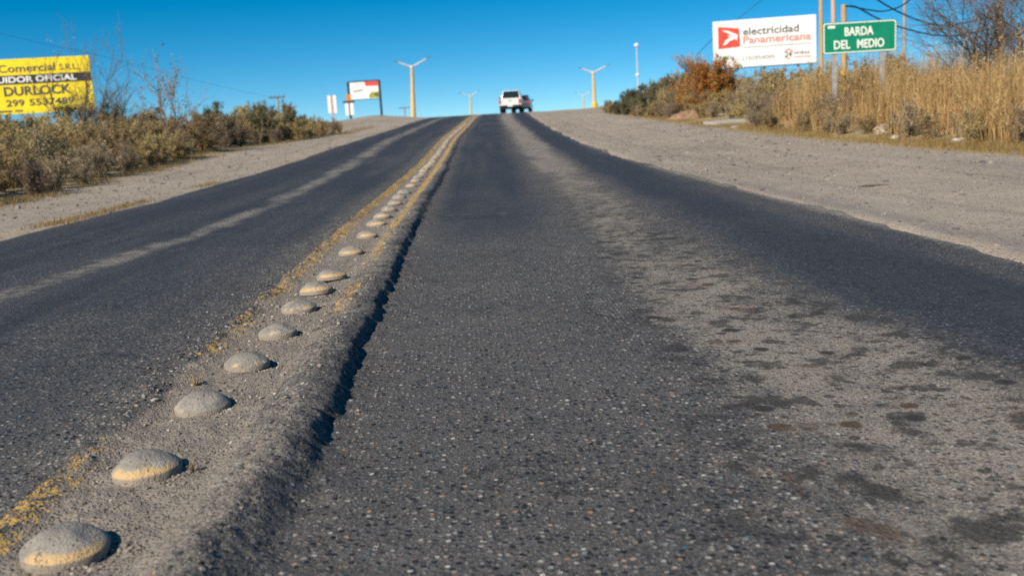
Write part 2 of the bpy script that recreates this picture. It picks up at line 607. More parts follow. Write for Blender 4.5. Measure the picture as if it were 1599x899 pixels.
def leaf_material(name, cols, trans=.35):
    n = N(name)
    a = n.attr('rnd')
    c = n.ramp(a, cols)
    hv = n.node('ShaderNodeHueSaturation')
    n.set(hv.inputs['Color'], c)
    n.set(hv.inputs['Value'], n.ss(n.rnd(), 0., 1., .75, 1.25))
    n.set(hv.inputs['Hue'], n.ss(n.rnd(), 0., 1., .488, .512))
    n.bs(Base_Color=hv.outputs[0], Roughness=.75)
    n.b.inputs['Specular IOR Level'].default_value = .2
    tr = n.node('ShaderNodeBsdfTranslucent')
    n.set(tr.inputs[0], hv.outputs[0])
    mx = n.node('ShaderNodeMixShader')
    mx.inputs[0].default_value = trans
    n.t.links.new(n.b.outputs[0], mx.inputs[1])
    n.t.links.new(tr.outputs[0], mx.inputs[2])
    n.t.links.new(mx.outputs[0], n.out.inputs[0])
    return n.m


def wood_material(name, a, b):
    n = N(name)
    o = n.obj()
    x = n.node('ShaderNodeMapping')
    x.inputs['Scale'].default_value = (14, 14, 1.2)
    n.set(x.inputs[0], o)
    c = n.mix(n.ss(n.noise(x.outputs[0], 3, 6, .7), .3, .7), a, b)
    n.bs(Base_Color=c, Roughness=.85)
    n.bump(n.noise(x.outputs[0], 6, 4), .4, .01)
    return n.m


M['asphalt'] = asphalt_material()
M['soil'] = soil_material()
M['stud'] = dome_material()
M['clod'] = stone_material('soil_clods', [(0, (.09, .078, .066)), (.4, (.19, .16, .13)), (.75, (.28, .24, .195)), (1, (.46, .42, .37))])
M['pebble'] = stone_material('verge_pebbles', [(0, (.03, .034, .042)), (.35, (.085, .08, .08)), (.75, (.20, .175, .15)), (1, (.33, .29, .25))])

# ------------------------------------------------------------------ road
def road_attrs(u, Y):
    dn = fbm(u * 1.1, Y * .33, 201, 4)
    n2 = fbm(u * 4, Y * 1.1, 207, 4)
    # dusty band worn in the right lane
    c0 = np.interp(Y, [0, 3, 5, 8, 12, 20, 36, 58, 90], [1.30, 1.18, 1.14, 1.18, 1.30, 1.46, 1.56, 1.38, 1.3])
    hw = np.interp(Y, [0, 3, 5, 8, 12, 20, 36, 58, 90], [.62, .50, .42, .38, .38, .44, .42, .45, .45])
    d = np.abs(u - c0 - .25 * (dn - .5))
    dust = .86 * (1 - sst(.20, 1.45, d / hw)) * (.55 + .9 * (n2 - .12)) * (1 - .12 * sst(3.6, 1.8, Y))
    dust *= 1 - .35 * sst(40, 10, Y) * sst(.55, .35, fbm(u * 2, Y * .6, 211, 3))
    drip = sst(1.4, .5, np.abs(u - 1.30)) * sst(22, 6, Y)
    dust += .26 * sst(5.0, 1.6, Y) * sst(-.6, .3, u) * n2           # paler close to the camera
    # streak in the left lane
    cl = np.interp(Y, [0, 6, 9, 12, 17, 35, 50, 90], [-2.8, -2.72, -2.46, -2.40, -2.54, -3.05, -3.2, -3.1]) + .06 * (vn(Y * .9, 3, 221) - .5)
    wl = np.interp(Y, [0, 6, 12, 20, 35, 90], [.13, .12, .15, .21, .30, .34])
    streak = .62 * (1 - sst(.1, 1.7, np.abs(u - cl) / wl)) * (.35 + .9 * n2)
    streak += .25 * (1 - sst(.2, 1., np.abs(u - cl - .12) / .5)) * n2
    dust = np.maximum(dust, streak)
    # asphalt edges dusted over
    dust += .75 * sst(.22, .0, U_RIGHT - u) * sst(.35, .6, fbm(u * 2, Y * .8, 231, 3) + .1) + .6 * sst(.14, .0, u - U_LEFT)
    # thin pale seam across the lane
    dust += .55 * gauss(Y - 9.35 + .22 * u - .10 * (vn(u * 5, 1, 241) - .5), .05) * sst(-.38, -.2, u) * (1 - sst(.4, .8, u))
    # grey dust on the lip and scattered aggregate beside the strip
    ue = step_edge(Y)
    lipd = gauss(u - ue + .14, .13) * .60 * (.5 + n2)
    dust += lipd + .30 * gauss(u + 1.25, .22) * n2
    # soil lying between the painted lines
    soil = sst(-1.16, -1.0, u + .10 * (vn(Y * 3, 2, 251) - .5)) * (1 - sst(-.76, -.62, u + .14 * (fbm(Y * 2, 6, 253, 3) - .5)))
    soil *= .95 * np.interp(Y, [0, 6, 10, 20, 90], [1, .95, .85, .75, .72])
    soil += .25 * gauss(u - ue + .26, .06) * n2 * sst(12, 5, Y)
    # bitumen darkness of tracks and left lane; lip flank and distance also darkened
    dark = 1.35 * sst(1.5, 1.85, u - (c0 - 1.18)) * (1 - .6 * sst(2.2, 2.6, u - (c0 - 1.18))) * (1 - sst(2.62, 2.86, u)) * (.55 + .9 * (dn - .2))
    dark = np.maximum(dark, (.45 + .5 * sst(3, 14, Y)) * sst(-.45, -.2, u) * (1 - sst(.35, .85, u - (c0 - 1.18))) * sst(3.5, 11, Y) * (.6 + .6 * dn))  # inner right lane darkens with distance from the camera
    left = (1 - sst(-1.55, -1.2, u)) * (.78 + .32 * sst(5, 14, Y)) * (.55 + .8 * dn)
    left *= .75 + .35 * np.sin((u + .3 * dn) * 2.6 + 1.0) ** 2
    dark = np.maximum(dark, left)
    dark = np.maximum(dark, .46 * gauss(u - ue + .03, .08))  # darker along the lip flank at the step edge
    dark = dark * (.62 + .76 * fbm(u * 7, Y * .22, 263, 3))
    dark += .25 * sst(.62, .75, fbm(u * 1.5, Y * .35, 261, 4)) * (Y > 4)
    # paint
    pres_l = np.interp(Y, [0, 1.6, 1.9, 2.35, 2.7, 3.0, 3.7, 3.9, 4.5, 4.8, 5.3, 6, 7, 9, 14, 30, 60], [.5, .7, 1.0, 1.0, .8, .3, .3, .85, .85, .65, .85, .85, .98, 1.0, 1.03, 1.06, 1.1])
    pres_r = np.interp(Y, [0, 1.7, 2.1, 2.4, 4.4, 4.7, 5.3, 5.6, 6.0, 6.6, 7.5, 9, 14, 30, 60], [.35, .5, .5, .15, .3, .85, .85, .55, .75, .90, .98, 1.0, 1.03, 1.06, 1.1])
    pw = np.interp(Y, [0, 6, 12, 40], [.05, .055, .07, .09])
    pl = (1 - sst(.7, 1.15, np.abs(u + 1.075 - .02 * (vn(Y * 2, 8, 271) - .5)) / pw)) * pres_l
    pr = (1 - sst(.7, 1.15, np.abs(u + .655 - .02 * (vn(Y * 2, 9, 273) - .5)) / pw)) * pres_r
    paint = np.maximum(pl, pr) * (.80 + .3 * (fbm(u * 3, Y * 1.5, 277, 3) - .3))
    return dict(dust=np.clip(dust, 0, 1), soil=np.clip(soil, 0, 1), dark=np.clip(dark, 0, 1), paint=np.clip(paint, 0, 1.4), drip=np.clip(drip, 0, 1))


def grid(us, Ys, off=0):
    U, Yg = np.meshgrid(us, Ys)
    X = U + cx(Yg)
    Z = prof(Yg) + road_h(U, Yg)
    V = np.stack([X, Yg, Z], -1).reshape(-1, 3)
    nx, ny = len(us), len(Ys)
    i = np.arange(ny - 1)[:, None] * nx + np.arange(nx - 1)[None, :]
    F = np.stack([i, i + 1, i + nx + 1, i + nx], -1).reshape(-1, 4) + off
    return V, F, U.ravel(), Yg.ravel()


def arange_list(*segs):
    out = []
    for a, b, d in segs:
        out.extend(np.arange(a, b - 1e-6, d))
    out.append(segs[-1][1])
    return np.array(out)


us_near = arange_list((-4.62, -4.2, .03), (-4.2, -1.5, .03), (-1.5, -.35, .0085), (-.35, .2, .016), (.2, 2.7, .025), (2.7, 3.06, .02))
ys_near = np.concatenate([[-3, -1, 0, .6, 1.0], np.exp(np.arange(math.log(1.2), math.log(9.0), .0042)), [9.0]])
us_far = arange_list((-4.62, -4.2, .04), (-4.2, -1.4, .10), (-1.4, -.3, .022), (-.3, 2.7, .10), (2.7, 3.06, .04))
ys_far = np.concatenate([np.exp(np.arange(math.log(9.0), math.log(130), .009)), [150, 200, 260, 330, 400]])
us_back = arange_list((-4.62, 3.06, .16))
V1, F1, u1, y1 = grid(us_near, ys_near)
V2, F2, u2, y2 = grid(us_far, ys_far, len(V1))
V3, F3, u3, y3 = grid(us_back, np.array([-120, -80, -50, -30, -18, -10, -6, -3.]), len(V1) + len(V2))
UU, YY = np.concatenate([u1, u2, u3]), np.concatenate([y1, y2, y3])
me = mesh_np('road', np.concatenate([V1, V2, V3]), np.concatenate([F1, F2, F3]), True, road_attrs(UU, YY))
road = link('road', me, M['asphalt'])
tag(road, 'worn two-lane asphalt road climbing to a crest with a broken centre strip', kind='structure')

# ------------------------------------------------------------------ ground
xs = np.unique(np.concatenate([-np.geomspace(16, 3500, 26), arange_list((-16, -4.9, .12), (-4.9, -4.2, .05)), np.linspace(-4, 2.5, 8),
                               arange_list((2.6, 3.2, .05), (3.2, 16, .12)), np.geomspace(16.5, 3500, 26)]))
ys = np.unique(np.concatenate([-np.geomspace(3, 1500, 16), [-1, 1], np.exp(np.arange(math.log(2), math.log(120), .011)), np.geomspace(122, 4800, 30)]))
U, Yg = np.meshgrid(xs, ys)
X = U + cx(Yg)
V = np.stack([X, Yg, ground_z(X, Yg)], -1).reshape(-1, 3)
nx, ny = len(xs), len(ys)
i = np.arange(ny - 1)[:, None] * nx + np.arange(nx - 1)[None, :]
F = np.stack([i, i + 1, i + nx + 1, i + nx], -1).reshape(-1, 4)
uu, yy = U.ravel(), Yg.ravel()
gz = sst(6.8, 7.7, uu + .5 * (fbm(uu, yy * .4, 301, 3) - .5)) * .62 + sst(-7.2, -8.2, uu) * .6 + .35 * gauss(uu - 7.7, .5) + .42 * gauss(uu + 4.75, .22) * fbm(uu, yy * .6, 305, 3) * 2
gz = gz * sst(75, 55, yy)
grey = .50 * gauss(uu - 6.2, 1.1) * sst(26, 12, yy) + .65 * gauss(uu - 3.1, .25) * sst(30, 8, yy) + .15 * sst(25, 60, yy) * (uu > 0) + .25 * gauss(uu + 4.6, .15)
me = mesh_np('ground', V, F, True, dict(grass=np.clip(gz, 0, 1), grey=np.clip(grey, 0, 1)))
ground = link('ground', me, M['soil'])
tag(ground, 'pale stony dirt verges and plain either side of the road', kind='structure')

# ------------------------------------------------------------------ concrete studs along the centre strip
def stud_mesh(seed):
    rs = np.random.RandomState(seed)
    R, Hh, seg, rings = .085, .040, 28, 9
    V, F = [(0, 0, Hh)], []
    for k in range(1, rings + 2):
        t = min(k / rings, 1)
        r = R * math.sin(t * math.pi / 2) ** .92
        z = Hh * (1 - (r / R) ** 2.0) ** .92 if k <= rings else -.02
        if k == rings:
            z = .0
        for j in range(seg):
            a = 2 * math.pi * j / seg
            V.append((r * math.cos(a), r * math.sin(a), z))
    V = np.array(V)
    nn = fbm(V[:, 0] * 14 + seed * 3.1, V[:, 1] * 14 + seed, 400 + seed, 3) - .5
    n3 = fbm(V[:, 0] * 60 + seed * 3.1, V[:, 1] * 60 + seed, 440 + seed, 2) - .5
    V[:, 2] += (nn * .016 + n3 * .007) * np.clip(V[:, 2] / .03, 0, 1)
    V[:, :2] *= (1 + .12 * nn)[:, None]
    for _ in range(3 + seed % 3):                      # chipped and scuffed spots
        a, rr_ = rs.uniform(0, 6.28), rs.uniform(.03, .08)
        d2 = (V[:, 0] - rr_ * math.cos(a)) ** 2 + (V[:, 1] - rr_ * math.sin(a)) ** 2
        V[:, 2] -= rs.uniform(.003, .009) * np.exp(-d2 / rs.uniform(.010, .022) ** 2) * np.clip(V[:, 2] / .01, 0, 1)
    tri, quad = [], []
    for j in range(seg):
        quad.append((0, 1 + j, 1 + (j + 1) % seg, 0))
    bm = bmesh.new()
    vs = [bm.verts.new(v) for v in V]
    for j in range(seg):
        bm.faces.new((vs[0], vs[1 + j], vs[1 + (j + 1) % seg]))
    for k in range(rings):
        for j in range(seg):
            a, b = 1 + k * seg + j, 1 + k * seg + (j + 1) % seg
            bm.faces.new((vs[a], vs[a + seg], vs[b + seg], vs[b]))
    me = bpy.data.meshes.new('road_stud')
    bm.to_mesh(me)
    bm.free()
    me.polygons.foreach_set('use_smooth', [True] * len(me.polygons))
    me.materials.append(M['stud'])
    return me


stud_meshes = [stud_mesh(s) for s in range(6)]
stud_list = [(-.905, 2.035), (-.885, 2.52), (-.89, 3.10), (-.87, 3.65), (-.855, 4.19), (-.862, 4.77), (-.852, 5.27), (-.835, 5.75), (-.845, 6.82), (-.83, 7.83),
             (-.84, 8.75), (-.845, 9.42), (-.835, 10.15), (-.84, 10.95), (-.85, 11.8), (-.845, 12.6), (-.84, 13.9)]
y = 15.0
rs = np.random.RandomState(3)
while y < 52:
    stud_list.append((-.845 + rs.uniform(-.02, .02), y))
    y += .82 + rs.uniform(-.08, .08)
ORD = ['nearest', 'second-nearest', 'third-nearest', 'fourth-nearest', 'fifth-nearest', 'sixth-nearest', 'seventh-nearest', 'eighth-nearest', 'ninth-nearest', 'tenth-nearest',
       'eleventh-nearest', 'twelfth-nearest']
ST_EXTRA = ['large worn concrete stud in the bottom left corner', 'domed concrete stud with a faint yellow smear', 'rounded grey concrete stud beside a dry weed',
            'concrete stud with a bright yellow front', 'grey concrete stud with yellow lower front', 'concrete stud with a yellow front beside left paint flakes',
            'grey concrete stud with dusty front', 'concrete stud at the end of the close row', 'lone concrete stud after the wide gap', 'concrete stud between fresh yellow lines',
            'small concrete stud in the centre strip', 'small concrete stud in the centre strip']
for k, (u, y) in enumerate(stud_list):
    o = link('road_stud', stud_meshes[k % 6])
    x = u + float(cx(y))
    o.location = (x, y, float(prof(y) + road_h(np.array(u - .25), np.array(y))) * 0 + float(prof(y)) + .020 + .031 * float(.35 + .65 * sst(34, 14, np.array(float(y)))) - .016)
    o.rotation_euler = (rs.uniform(-.06, .06), rs.uniform(-.05, .05), rs.uniform(-.3, .3))
    s = rs.uniform(.95, 1.05)
    o.scale = (s, s * rs.uniform(.95, 1.05), s * rs.uniform(.9, 1.06))
    if k < 12:
        tag(o, '%s, %s from the camera' % (ST_EXTRA[k], ORD[k]), 'road stud', 'concrete studs in the centre strip')
    else:
        tag(o, 'small distant concrete stud in the yellow centre strip up the hill', 'road stud', 'far concrete studs in the centre strip')

# ------------------------------------------------------------------ loose stones
_ico = None


def stones(name, P, S, seed, mat, label):
    """P (n,3) positions, S (n,) sizes: squashed low-poly stones in one mesh"""
    global _ico
    if _ico is None:
        bm = bmesh.new()
        bmesh.ops.create_icosphere(bm, subdivisions=1, radius=1)
        _ico = (np.array([v.co[:] for v in bm.verts]), np.array([[v.index for v in f.verts] for f in bm.faces]))
        bm.free()
    IV, IF = _ico
    r = np.random.RandomState(seed)
    n = len(P)
    jit = 1 + r.uniform(-.28, .28, (n, len(IV), 1))
    V = IV[None] * jit * np.stack([r.uniform(.7, 1.3, n), r.uniform(.7, 1.2, n), r.uniform(.4, .8, n)], -1)[:, None, :]
    a = r.uniform(0, 6.28, n)
    c, s = np.cos(a)[:, None], np.sin(a)[:, None]
    V = np.stack([V[..., 0] * c - V[..., 1] * s, V[..., 0] * s + V[..., 1] * c, V[..., 2]], -1)
    V = V * S[:, None, None] + P[:, None, :]
    F = IF[None] + (np.arange(n) * len(IV))[:, None, None]
    me = mesh_np(name, V.reshape(-1, 3), F.reshape(-1, 3), False, dict(rnd=np.repeat(r.uniform(0, 1, n), len(IV))))
    o = link(name, me, mat)
    return tag(o, label, name.replace('_', ' '), kind='stuff')


r = np.random.RandomState(11)
n = 7000
yv = 1.5 * (10 / 1.5) ** r.uniform(0, 1, n)
uv = np.where(r.uniform(0, 1, n) < .72, r.uniform(-1.12, -.66, n), np.where(r.uniform(0, 1, n) < .6, r.normal(-1.14, .06, n), r.uniform(-.66, -.55, n)))
sv = np.minimum(.0016 * np.exp(r.normal(.25, .6, n)), .011) * np.clip(yv / 3.0, .8, 1.4)
keep = np.ones(n, bool)
for (u, y) in stud_list[:12]:
    keep &= ((uv - u) ** 2 + (yv - y) ** 2) > .085 ** 2
uv, yv, sv = uv[keep], yv[keep], sv[keep]
# a few crumbs heaped on the shaded side of each stud
cu, cyv, cs = [], [], []
for (u, y) in stud_list[:9]:
    for _ in range(46):
        a = r.uniform(-1.3, 1.0)
        d = .085 + abs(r.normal(0, .028))
        cu.append(u + d * math.cos(a)); cyv.append(y + d * math.sin(a)); cs.append(r.uniform(.002, .0065))
uv, yv, sv = np.concatenate([uv, cu]), np.concatenate([yv, cyv]), np.concatenate([sv, cs])
P = np.stack([uv + cx(yv), yv, prof(yv) + road_h(uv, yv) + sv * .25], -1)
stones('soil_crumbs', P, sv, 5, M['clod'], 'loose soil crumbs and grit lying along the centre strip')
# verge gravel
n = 12000
yv = 4.5 * (45 / 4.5) ** r.uniform(0, 1, n)
side = r.uniform(0, 1, n) < .62
uv = np.where(side, r.uniform(2.95, 8.3, n), r.uniform(-8.3, -4.55, n))
sv = np.minimum(.0085 * np.exp(r.normal(0, .6, n)), .045) * np.clip(yv / 14, .55, 1.25)
P = np.stack([uv + cx(yv), yv, ground_z(uv + cx(yv), yv) + sv * .15], -1)
stones('verge_gravel', P, sv, 6, M['pebble'], 'loose gravel and pebbles scattered over both dirt verges')

# ------------------------------------------------------------------ plants
M['olive'] = leaf_material('olive_shrub_leaves', [(0, (0.13, 0.12, 0.062)), (0.35, (0.281, 0.224, 0.107)), (0.7, (0.455, 0.34, 0.158)), (1, (0.714, 0.46, 0.201))])
M['straw'] = leaf_material('straw_shrub_leaves', [(0, (0.161, 0.13, 0.074)), (0.35, (0.336, 0.262, 0.129)), (0.7, (0.496, 0.384, 0.185)), (1, (0.672, 0.523, 0.258))])
M['dark_green'] = leaf_material('dark_shrub_leaves', [(0, (0.064, 0.074, 0.044)), (0.4, (0.126, 0.131, 0.074)), (0.8, (0.223, 0.211, 0.111)), (1, (0.363, 0.29, 0.147))])
M['dead'] = leaf_material('dry_shrub_leaves', [(0, (0.195, 0.157, 0.103)), (0.4, (0.368, 0.297, 0.19)), (0.8, (0.544, 0.428, 0.259)), (1, (0.7, 0.533, 0.292))])
M['rust'] = leaf_material('rust_autumn_leaves', [(0, (0.244, 0.098, 0.022)), (0.4, (0.545, 0.242, 0.042)), (0.8, (0.75, 0.431, 0.059)), (1, (0.75, 0.691, 0.095))], .35)
M['grass'] = leaf_material('dry_cane_grass', [(0, (0.255, 0.173, 0.071)), (0.3, (0.461, 0.32, 0.128)), (0.7, (0.666, 0.474, 0.205)), (1, (0.75, 0.626, 0.32))], .3)
M['tuft'] = leaf_material('short_dry_grass', [(0, (0.18, 0.15, 0.053)), (0.4, (0.33, 0.247, 0.09)), (1, (0.54, 0.405, 0.165))], .3)
M['twig'] = simple('grey_brown_twigs', (.19, .15, .115), .9, var=.3, scale=9)
M['twig_tan'] = simple('tan_twigs', (.33, .25, .165), .9, var=.25, scale=9)
M['bark'] = wood_material('rough_bark', (.055, .042, .032), (.15, .115, .085))


def unit(v):
    return v / (np.linalg.norm(v, axis=-1, keepdims=True) + 1e-9)


def twig_geo(P0, P1, R0, R1, r):
    P0, P1 = np.asarray(P0), np.asarray(P1)
    d = unit(P1 - P0)
    a = unit(np.cross(d, unit(r.normal(size=d.shape))))
    b = np.cross(d, a)
    V = []
    for P, R in ((P0, R0), (P1, R1)):
        for k in range(3):
            w = 2 * math.pi * k / 3
            V.append(P + np.asarray(R)[:, None] * (a * math.cos(w) + b * math.sin(w)))
    V = np.stack(V, 1)
    n = len(P0)
    f = np.array([(0, 1, 4, 3), (1, 2, 5, 4), (2, 0, 3, 5)])
    F = f[None] + (np.arange(n) * 6)[:, None, None]
    return V.reshape(-1, 3), F.reshape(-1, 4)


def leaf_geo(C, L, W, r, up=0.):
    n = len(C)
    a = unit(r.normal(size=(n, 3)) + np.array([0, 0, up]))
    b = unit(np.cross(a, unit(r.normal(size=(n, 3)))))
    L, W = np.asarray(L)[:, None], np.asarray(W)[:, None]
    V = np.stack([C - a * L, C + b * W, C + a * L, C - b * W], 1)
    F = np.arange(n * 4).reshape(n, 4)
    return V.reshape(-1, 3), F


def grow_bush(seed, R, Hh, stems=16, leaves=2600, lsize=.022, twiggy=False, upright=.0):
    """returns (twig mesh data, leaf mesh data) of a shrub: stems, side twigs and leaf clumps on the twigs"""
    r = np.random.RandomState(seed)
    P0, P1, R0, R1, tips, tid = [], [], [], [], [], []
    for s in range(stems):
        th = r.uniform(.05, 1.25) * (1 - upright)
        ph = r.uniform(0, 6.283)
        L = .55 + .5 * r.uniform()
        tgt = np.array([math.sin(th) * math.cos(ph) * R * 1.15, math.sin(th) * math.sin(ph) * R * 1.15, math.cos(th) ** .7 * Hh]) * L
        base = np.array([r.normal(0, .07 * R), r.normal(0, .07 * R), -.03])
        prev = base
        for k in range(1, 4):
            t = k / 3
            p = base + (tgt - base) * t + np.array([0, 0, .18 * Hh * math.sin(t * math.pi)]) + r.normal(0, .035 * R, 3)
            P0.append(prev); P1.append(p); R0.append(.010 * (1.25 - t)); R1.append(.010 * (1.0 - t) + .0025)
            for q in range(3 if not twiggy else 5):
                d = unit(tgt - base + r.normal(0, .7, 3) * np.linalg.norm(tgt) + np.array([0, 0, .35 * Hh]))
                l = r.uniform(.14, .34) * R
                s0 = prev + (p - prev) * r.uniform()
                e = s0 + d * l
                P0.append(s0); P1.append(e); R0.append(.005); R1.append(.0015)
                tips.append((s0, e)); tid.append(r.uniform())
                for w in range(2 if not twiggy else 4):
                    d2 = unit(d + r.normal(0, .6, 3))
                    s1 = s0 + (e - s0) * r.uniform(.3, 1)
                    e2 = s1 + d2 * l * r.uniform(.35, .7)
                    P0.append(s1); P1.append(e2); R0.append(.003); R1.append(.0012)
                    tips.append((s1, e2)); tid.append(tid[-1] if w else r.uniform())
            prev = p
    tw = twig_geo(np.array(P0), np.array(P1), np.array(R0), np.array(R1), r)
    T = np.array(tips)
    tid = np.array(tid)
    k = r.randint(0, len(T), leaves)
    t = r.uniform(.15, 1.05, leaves)[:, None]
    C = T[k, 0] * (1 - t) + T[k, 1] * t + r.normal(0, .028 * (R / .7), (leaves, 3))
    C[:, 2] = np.maximum(C[:, 2], .01)
    sz = lsize * r.uniform(.6, 1.35, leaves)
    lf = leaf_geo(C, sz, sz * r.uniform(.3, .5, leaves), r, .6)
    rn = np.clip(.55 * tid[k] + .45 * r.uniform(size=leaves), 0, 1)
    return tw, lf, np.repeat(rn, 4)


BUSH = {}
for kind, n, kw in (('olive', 4, dict(leaves=6000, lsize=.027)), ('straw', 4, dict(leaves=5400, lsize=.026, stems=20)),
                    ('dark_green', 3, dict(leaves=6000, lsize=.026, stems=18)), ('dead', 4, dict(leaves=3000, lsize=.022, twiggy=True, stems=22))):
    BUSH[kind] = []
    for k in range(n):
        tw, lf, rn = grow_bush(hash(kind) % 1 + 31 * k + len(kind) * 7, .62, .95, **kw)
        BUSH[kind].append((mesh_np('stems', tw[0], tw[1], True), mesh_np('foliage', lf[0], lf[1], False, dict(rnd=rn))))

KIND_NAME = dict(olive='olive_shrub', straw='straw_shrub', dark_green='dark_green_shrub', dead='dry_twiggy_shrub')
n_bush = 0


def bush(kind, x, y, s, label, group, sz=1.0, sink=.04):
    global n_bush
    st, fo = BUSH[kind][n_bush % len(BUSH[kind])]
    rr = random.Random(1000 + n_bush)
    n_bush += 1
    e = thing(KIND_NAME[kind], label, 'shrub', (x, y, float(ground_z(np.array(x), np.array(y))) - sink), rr.uniform(0, 6.28), group)
    e.scale = (s * rr.uniform(.9, 1.15), s * rr.uniform(.9, 1.15), s * sz)
    link('stems', st, M['twig_tan' if kind == 'straw' else 'twig'], e)
    link('foliage', fo, M[kind], e)
    return e


R_ = random.Random(77)
KW = dict(olive='olive-green', straw='straw-yellow', dark_green='dark green', dead='grey-brown twiggy')
GRP = dict(olive='olive shrubs', straw='straw-coloured shrubs', dark_green='dark green shrubs', dead='dry twiggy shrubs')


def where_left(y, ri):
    zone = 'at the left edge of the picture' if y < 20 else 'below the yellow billboard' if y < 27 else 'below the bare tree' if y < 36 else 'at the far end of the left bank'
    row = 'front-row' if ri == 0 else 'second-row' if ri == 1 else 'rear'
    return row, zone


def where_right(y, ri):
    zone = 'near the green sign' if y < 29 else 'below the white billboard' if y < 38 else 'below the rust-leaved tree' if y < 47 else 'at the far end of the right thicket'
    row = 'front-row' if ri == 0 else 'second-row' if ri == 1 else 'rear'
    return row, zone


# left bank: ragged rows set back from the verge
rows = [(-8.15, .72, 1.0), (-9.1, 1.0, 1.1), (-10.3, 1.25, 1.3), (-11.9, 1.4, 1.6), (-14.0, 1.55, 2.0)]
for ri, (u0, s0, sp) in enumerate(rows):
    y = 13.2 + ri * .35
    while y < 49:
        front = np.interp(y, [12, 17, 21, 26, 34, 38, 44, 49], [.3, .3, -.15, -.35, -1.15, -.1, .7, 1.3])
        u = u0 + front + R_.uniform(-.3, .3)
        x = u + float(cx(y))
        y += sp * R_.uniform(.75, 1.25)
        if x < -.47 * y - .9 or (y > 43 and ri > 3):
            continue
        q = float(fbm(np.array(u * .45), np.array(y * .30), 501, 2)) + R_.uniform(-.16, .16)
        kind = 'straw' if q > .54 else 'olive' if q > .45 else 'dead' if q > .24 else 'dark_green'
        if ri == 0 and R_.random() < .25:
            kind = 'dead'
        s = s0 * R_.uniform(.8, 1.2) * float(np.interp(y, [13, 22, 36, 46], [.95, .95, 1.08, 1.0])) * (.86 if x < -11 else 1)
        bush(kind, x, y - .4, s, '%s %s shrub %s' % (where_left(y, ri)[0], KW[kind], where_left(y, ri)[1]), GRP[kind] + ' on the left bank')
# a few tall dark ones that break the skyline
for (x, y, s, w_) in ((-9.3, 38.5, 1.45, 'between the bare tree and the utility pole'), (-8.1, 40.5, 1.35, 'just below the small utility pole'), (-7.3, 43.5, 1.15, 'nearest the far right end'),
                      (-12.2, 36, 1.55, 'left of the bare tree'), (-15.5, 40, 1.65, 'below the right end of the yellow billboard'), (-17.2, 41, 1.5, 'below the middle of the yellow billboard'), (-10.7, 35.5, 1.35, 'just behind the bare tree')):
    bush('dark_green', x, y, s, 'tall dark green shrub on the left bank, ' + w_, 'tall dark green shrubs on the left bank', 1.15)
# right thicket
rows = [(8.1, .66, 1.1), (9.0, 1.05, 1.2), (10.3, 1.45, 1.4), (12.2, 1.7, 1.9)]
for ri, (u0, s0, sp) in enumerate(rows):
    y = (23.5 if ri < 2 else 26) + ri * .3
    while y < 57:
        front = np.interp(y, [22, 26, 32, 36, 44, 50, 57], [0, .2, .55, .5, -.1, -.6, -1.1])
        u = u0 + front + R_.uniform(-.3, .3)
        x = u + float(cx(y))
        y += sp * R_.uniform(.75, 1.25)
        if x > .54 * y + 1.5:
            continue
        if ri == 0 and 30 < y < 41 and R_.random() < .65:
            continue
        if y > 49:
            kind = 'dark_green' if R_.random() < .7 else 'olive'
        else:
            q = R_.random()
            kind = 'dead' if q < .48 else 'olive' if q < .78 else 'straw'
        s = s0 * R_.uniform(.8, 1.18) * float(np.interp(y, [22, 30, 45, 57], [.8, .88, 1.0, 1.12]))
        bush(kind, x, y - .4, s, '%s %s shrub %s' % (where_right(y, ri)[0], KW[kind], where_right(y, ri)[1]), GRP[kind] + ' on the right verge')
# low dry shrubs at the foot of the tall grass
n_foot = 0
NTH = ['first', 'second', 'third', 'fourth', 'fifth', 'sixth', 'seventh', 'eighth', 'ninth', 'tenth', 'eleventh', 'twelfth', 'thirteenth', 'fourteenth', 'fifteenth', 'sixteenth', 'seventeenth']
y = 12.8
while y < 24:
    u = 8.35 + R_.uniform(-.2, .35)
    kind = 'dead' if R_.random() < .6 else 'straw'
    n_foot += 1
    bush(kind, u + float(cx(y)), y, R_.uniform(.45, .72), 'small %s shrub at the foot of the tall grass, %s from the right edge' % (KW[kind], NTH[n_foot - 1]), 'dry shrubs under the tall grass')
    y += R_.uniform(.7, 1.2)


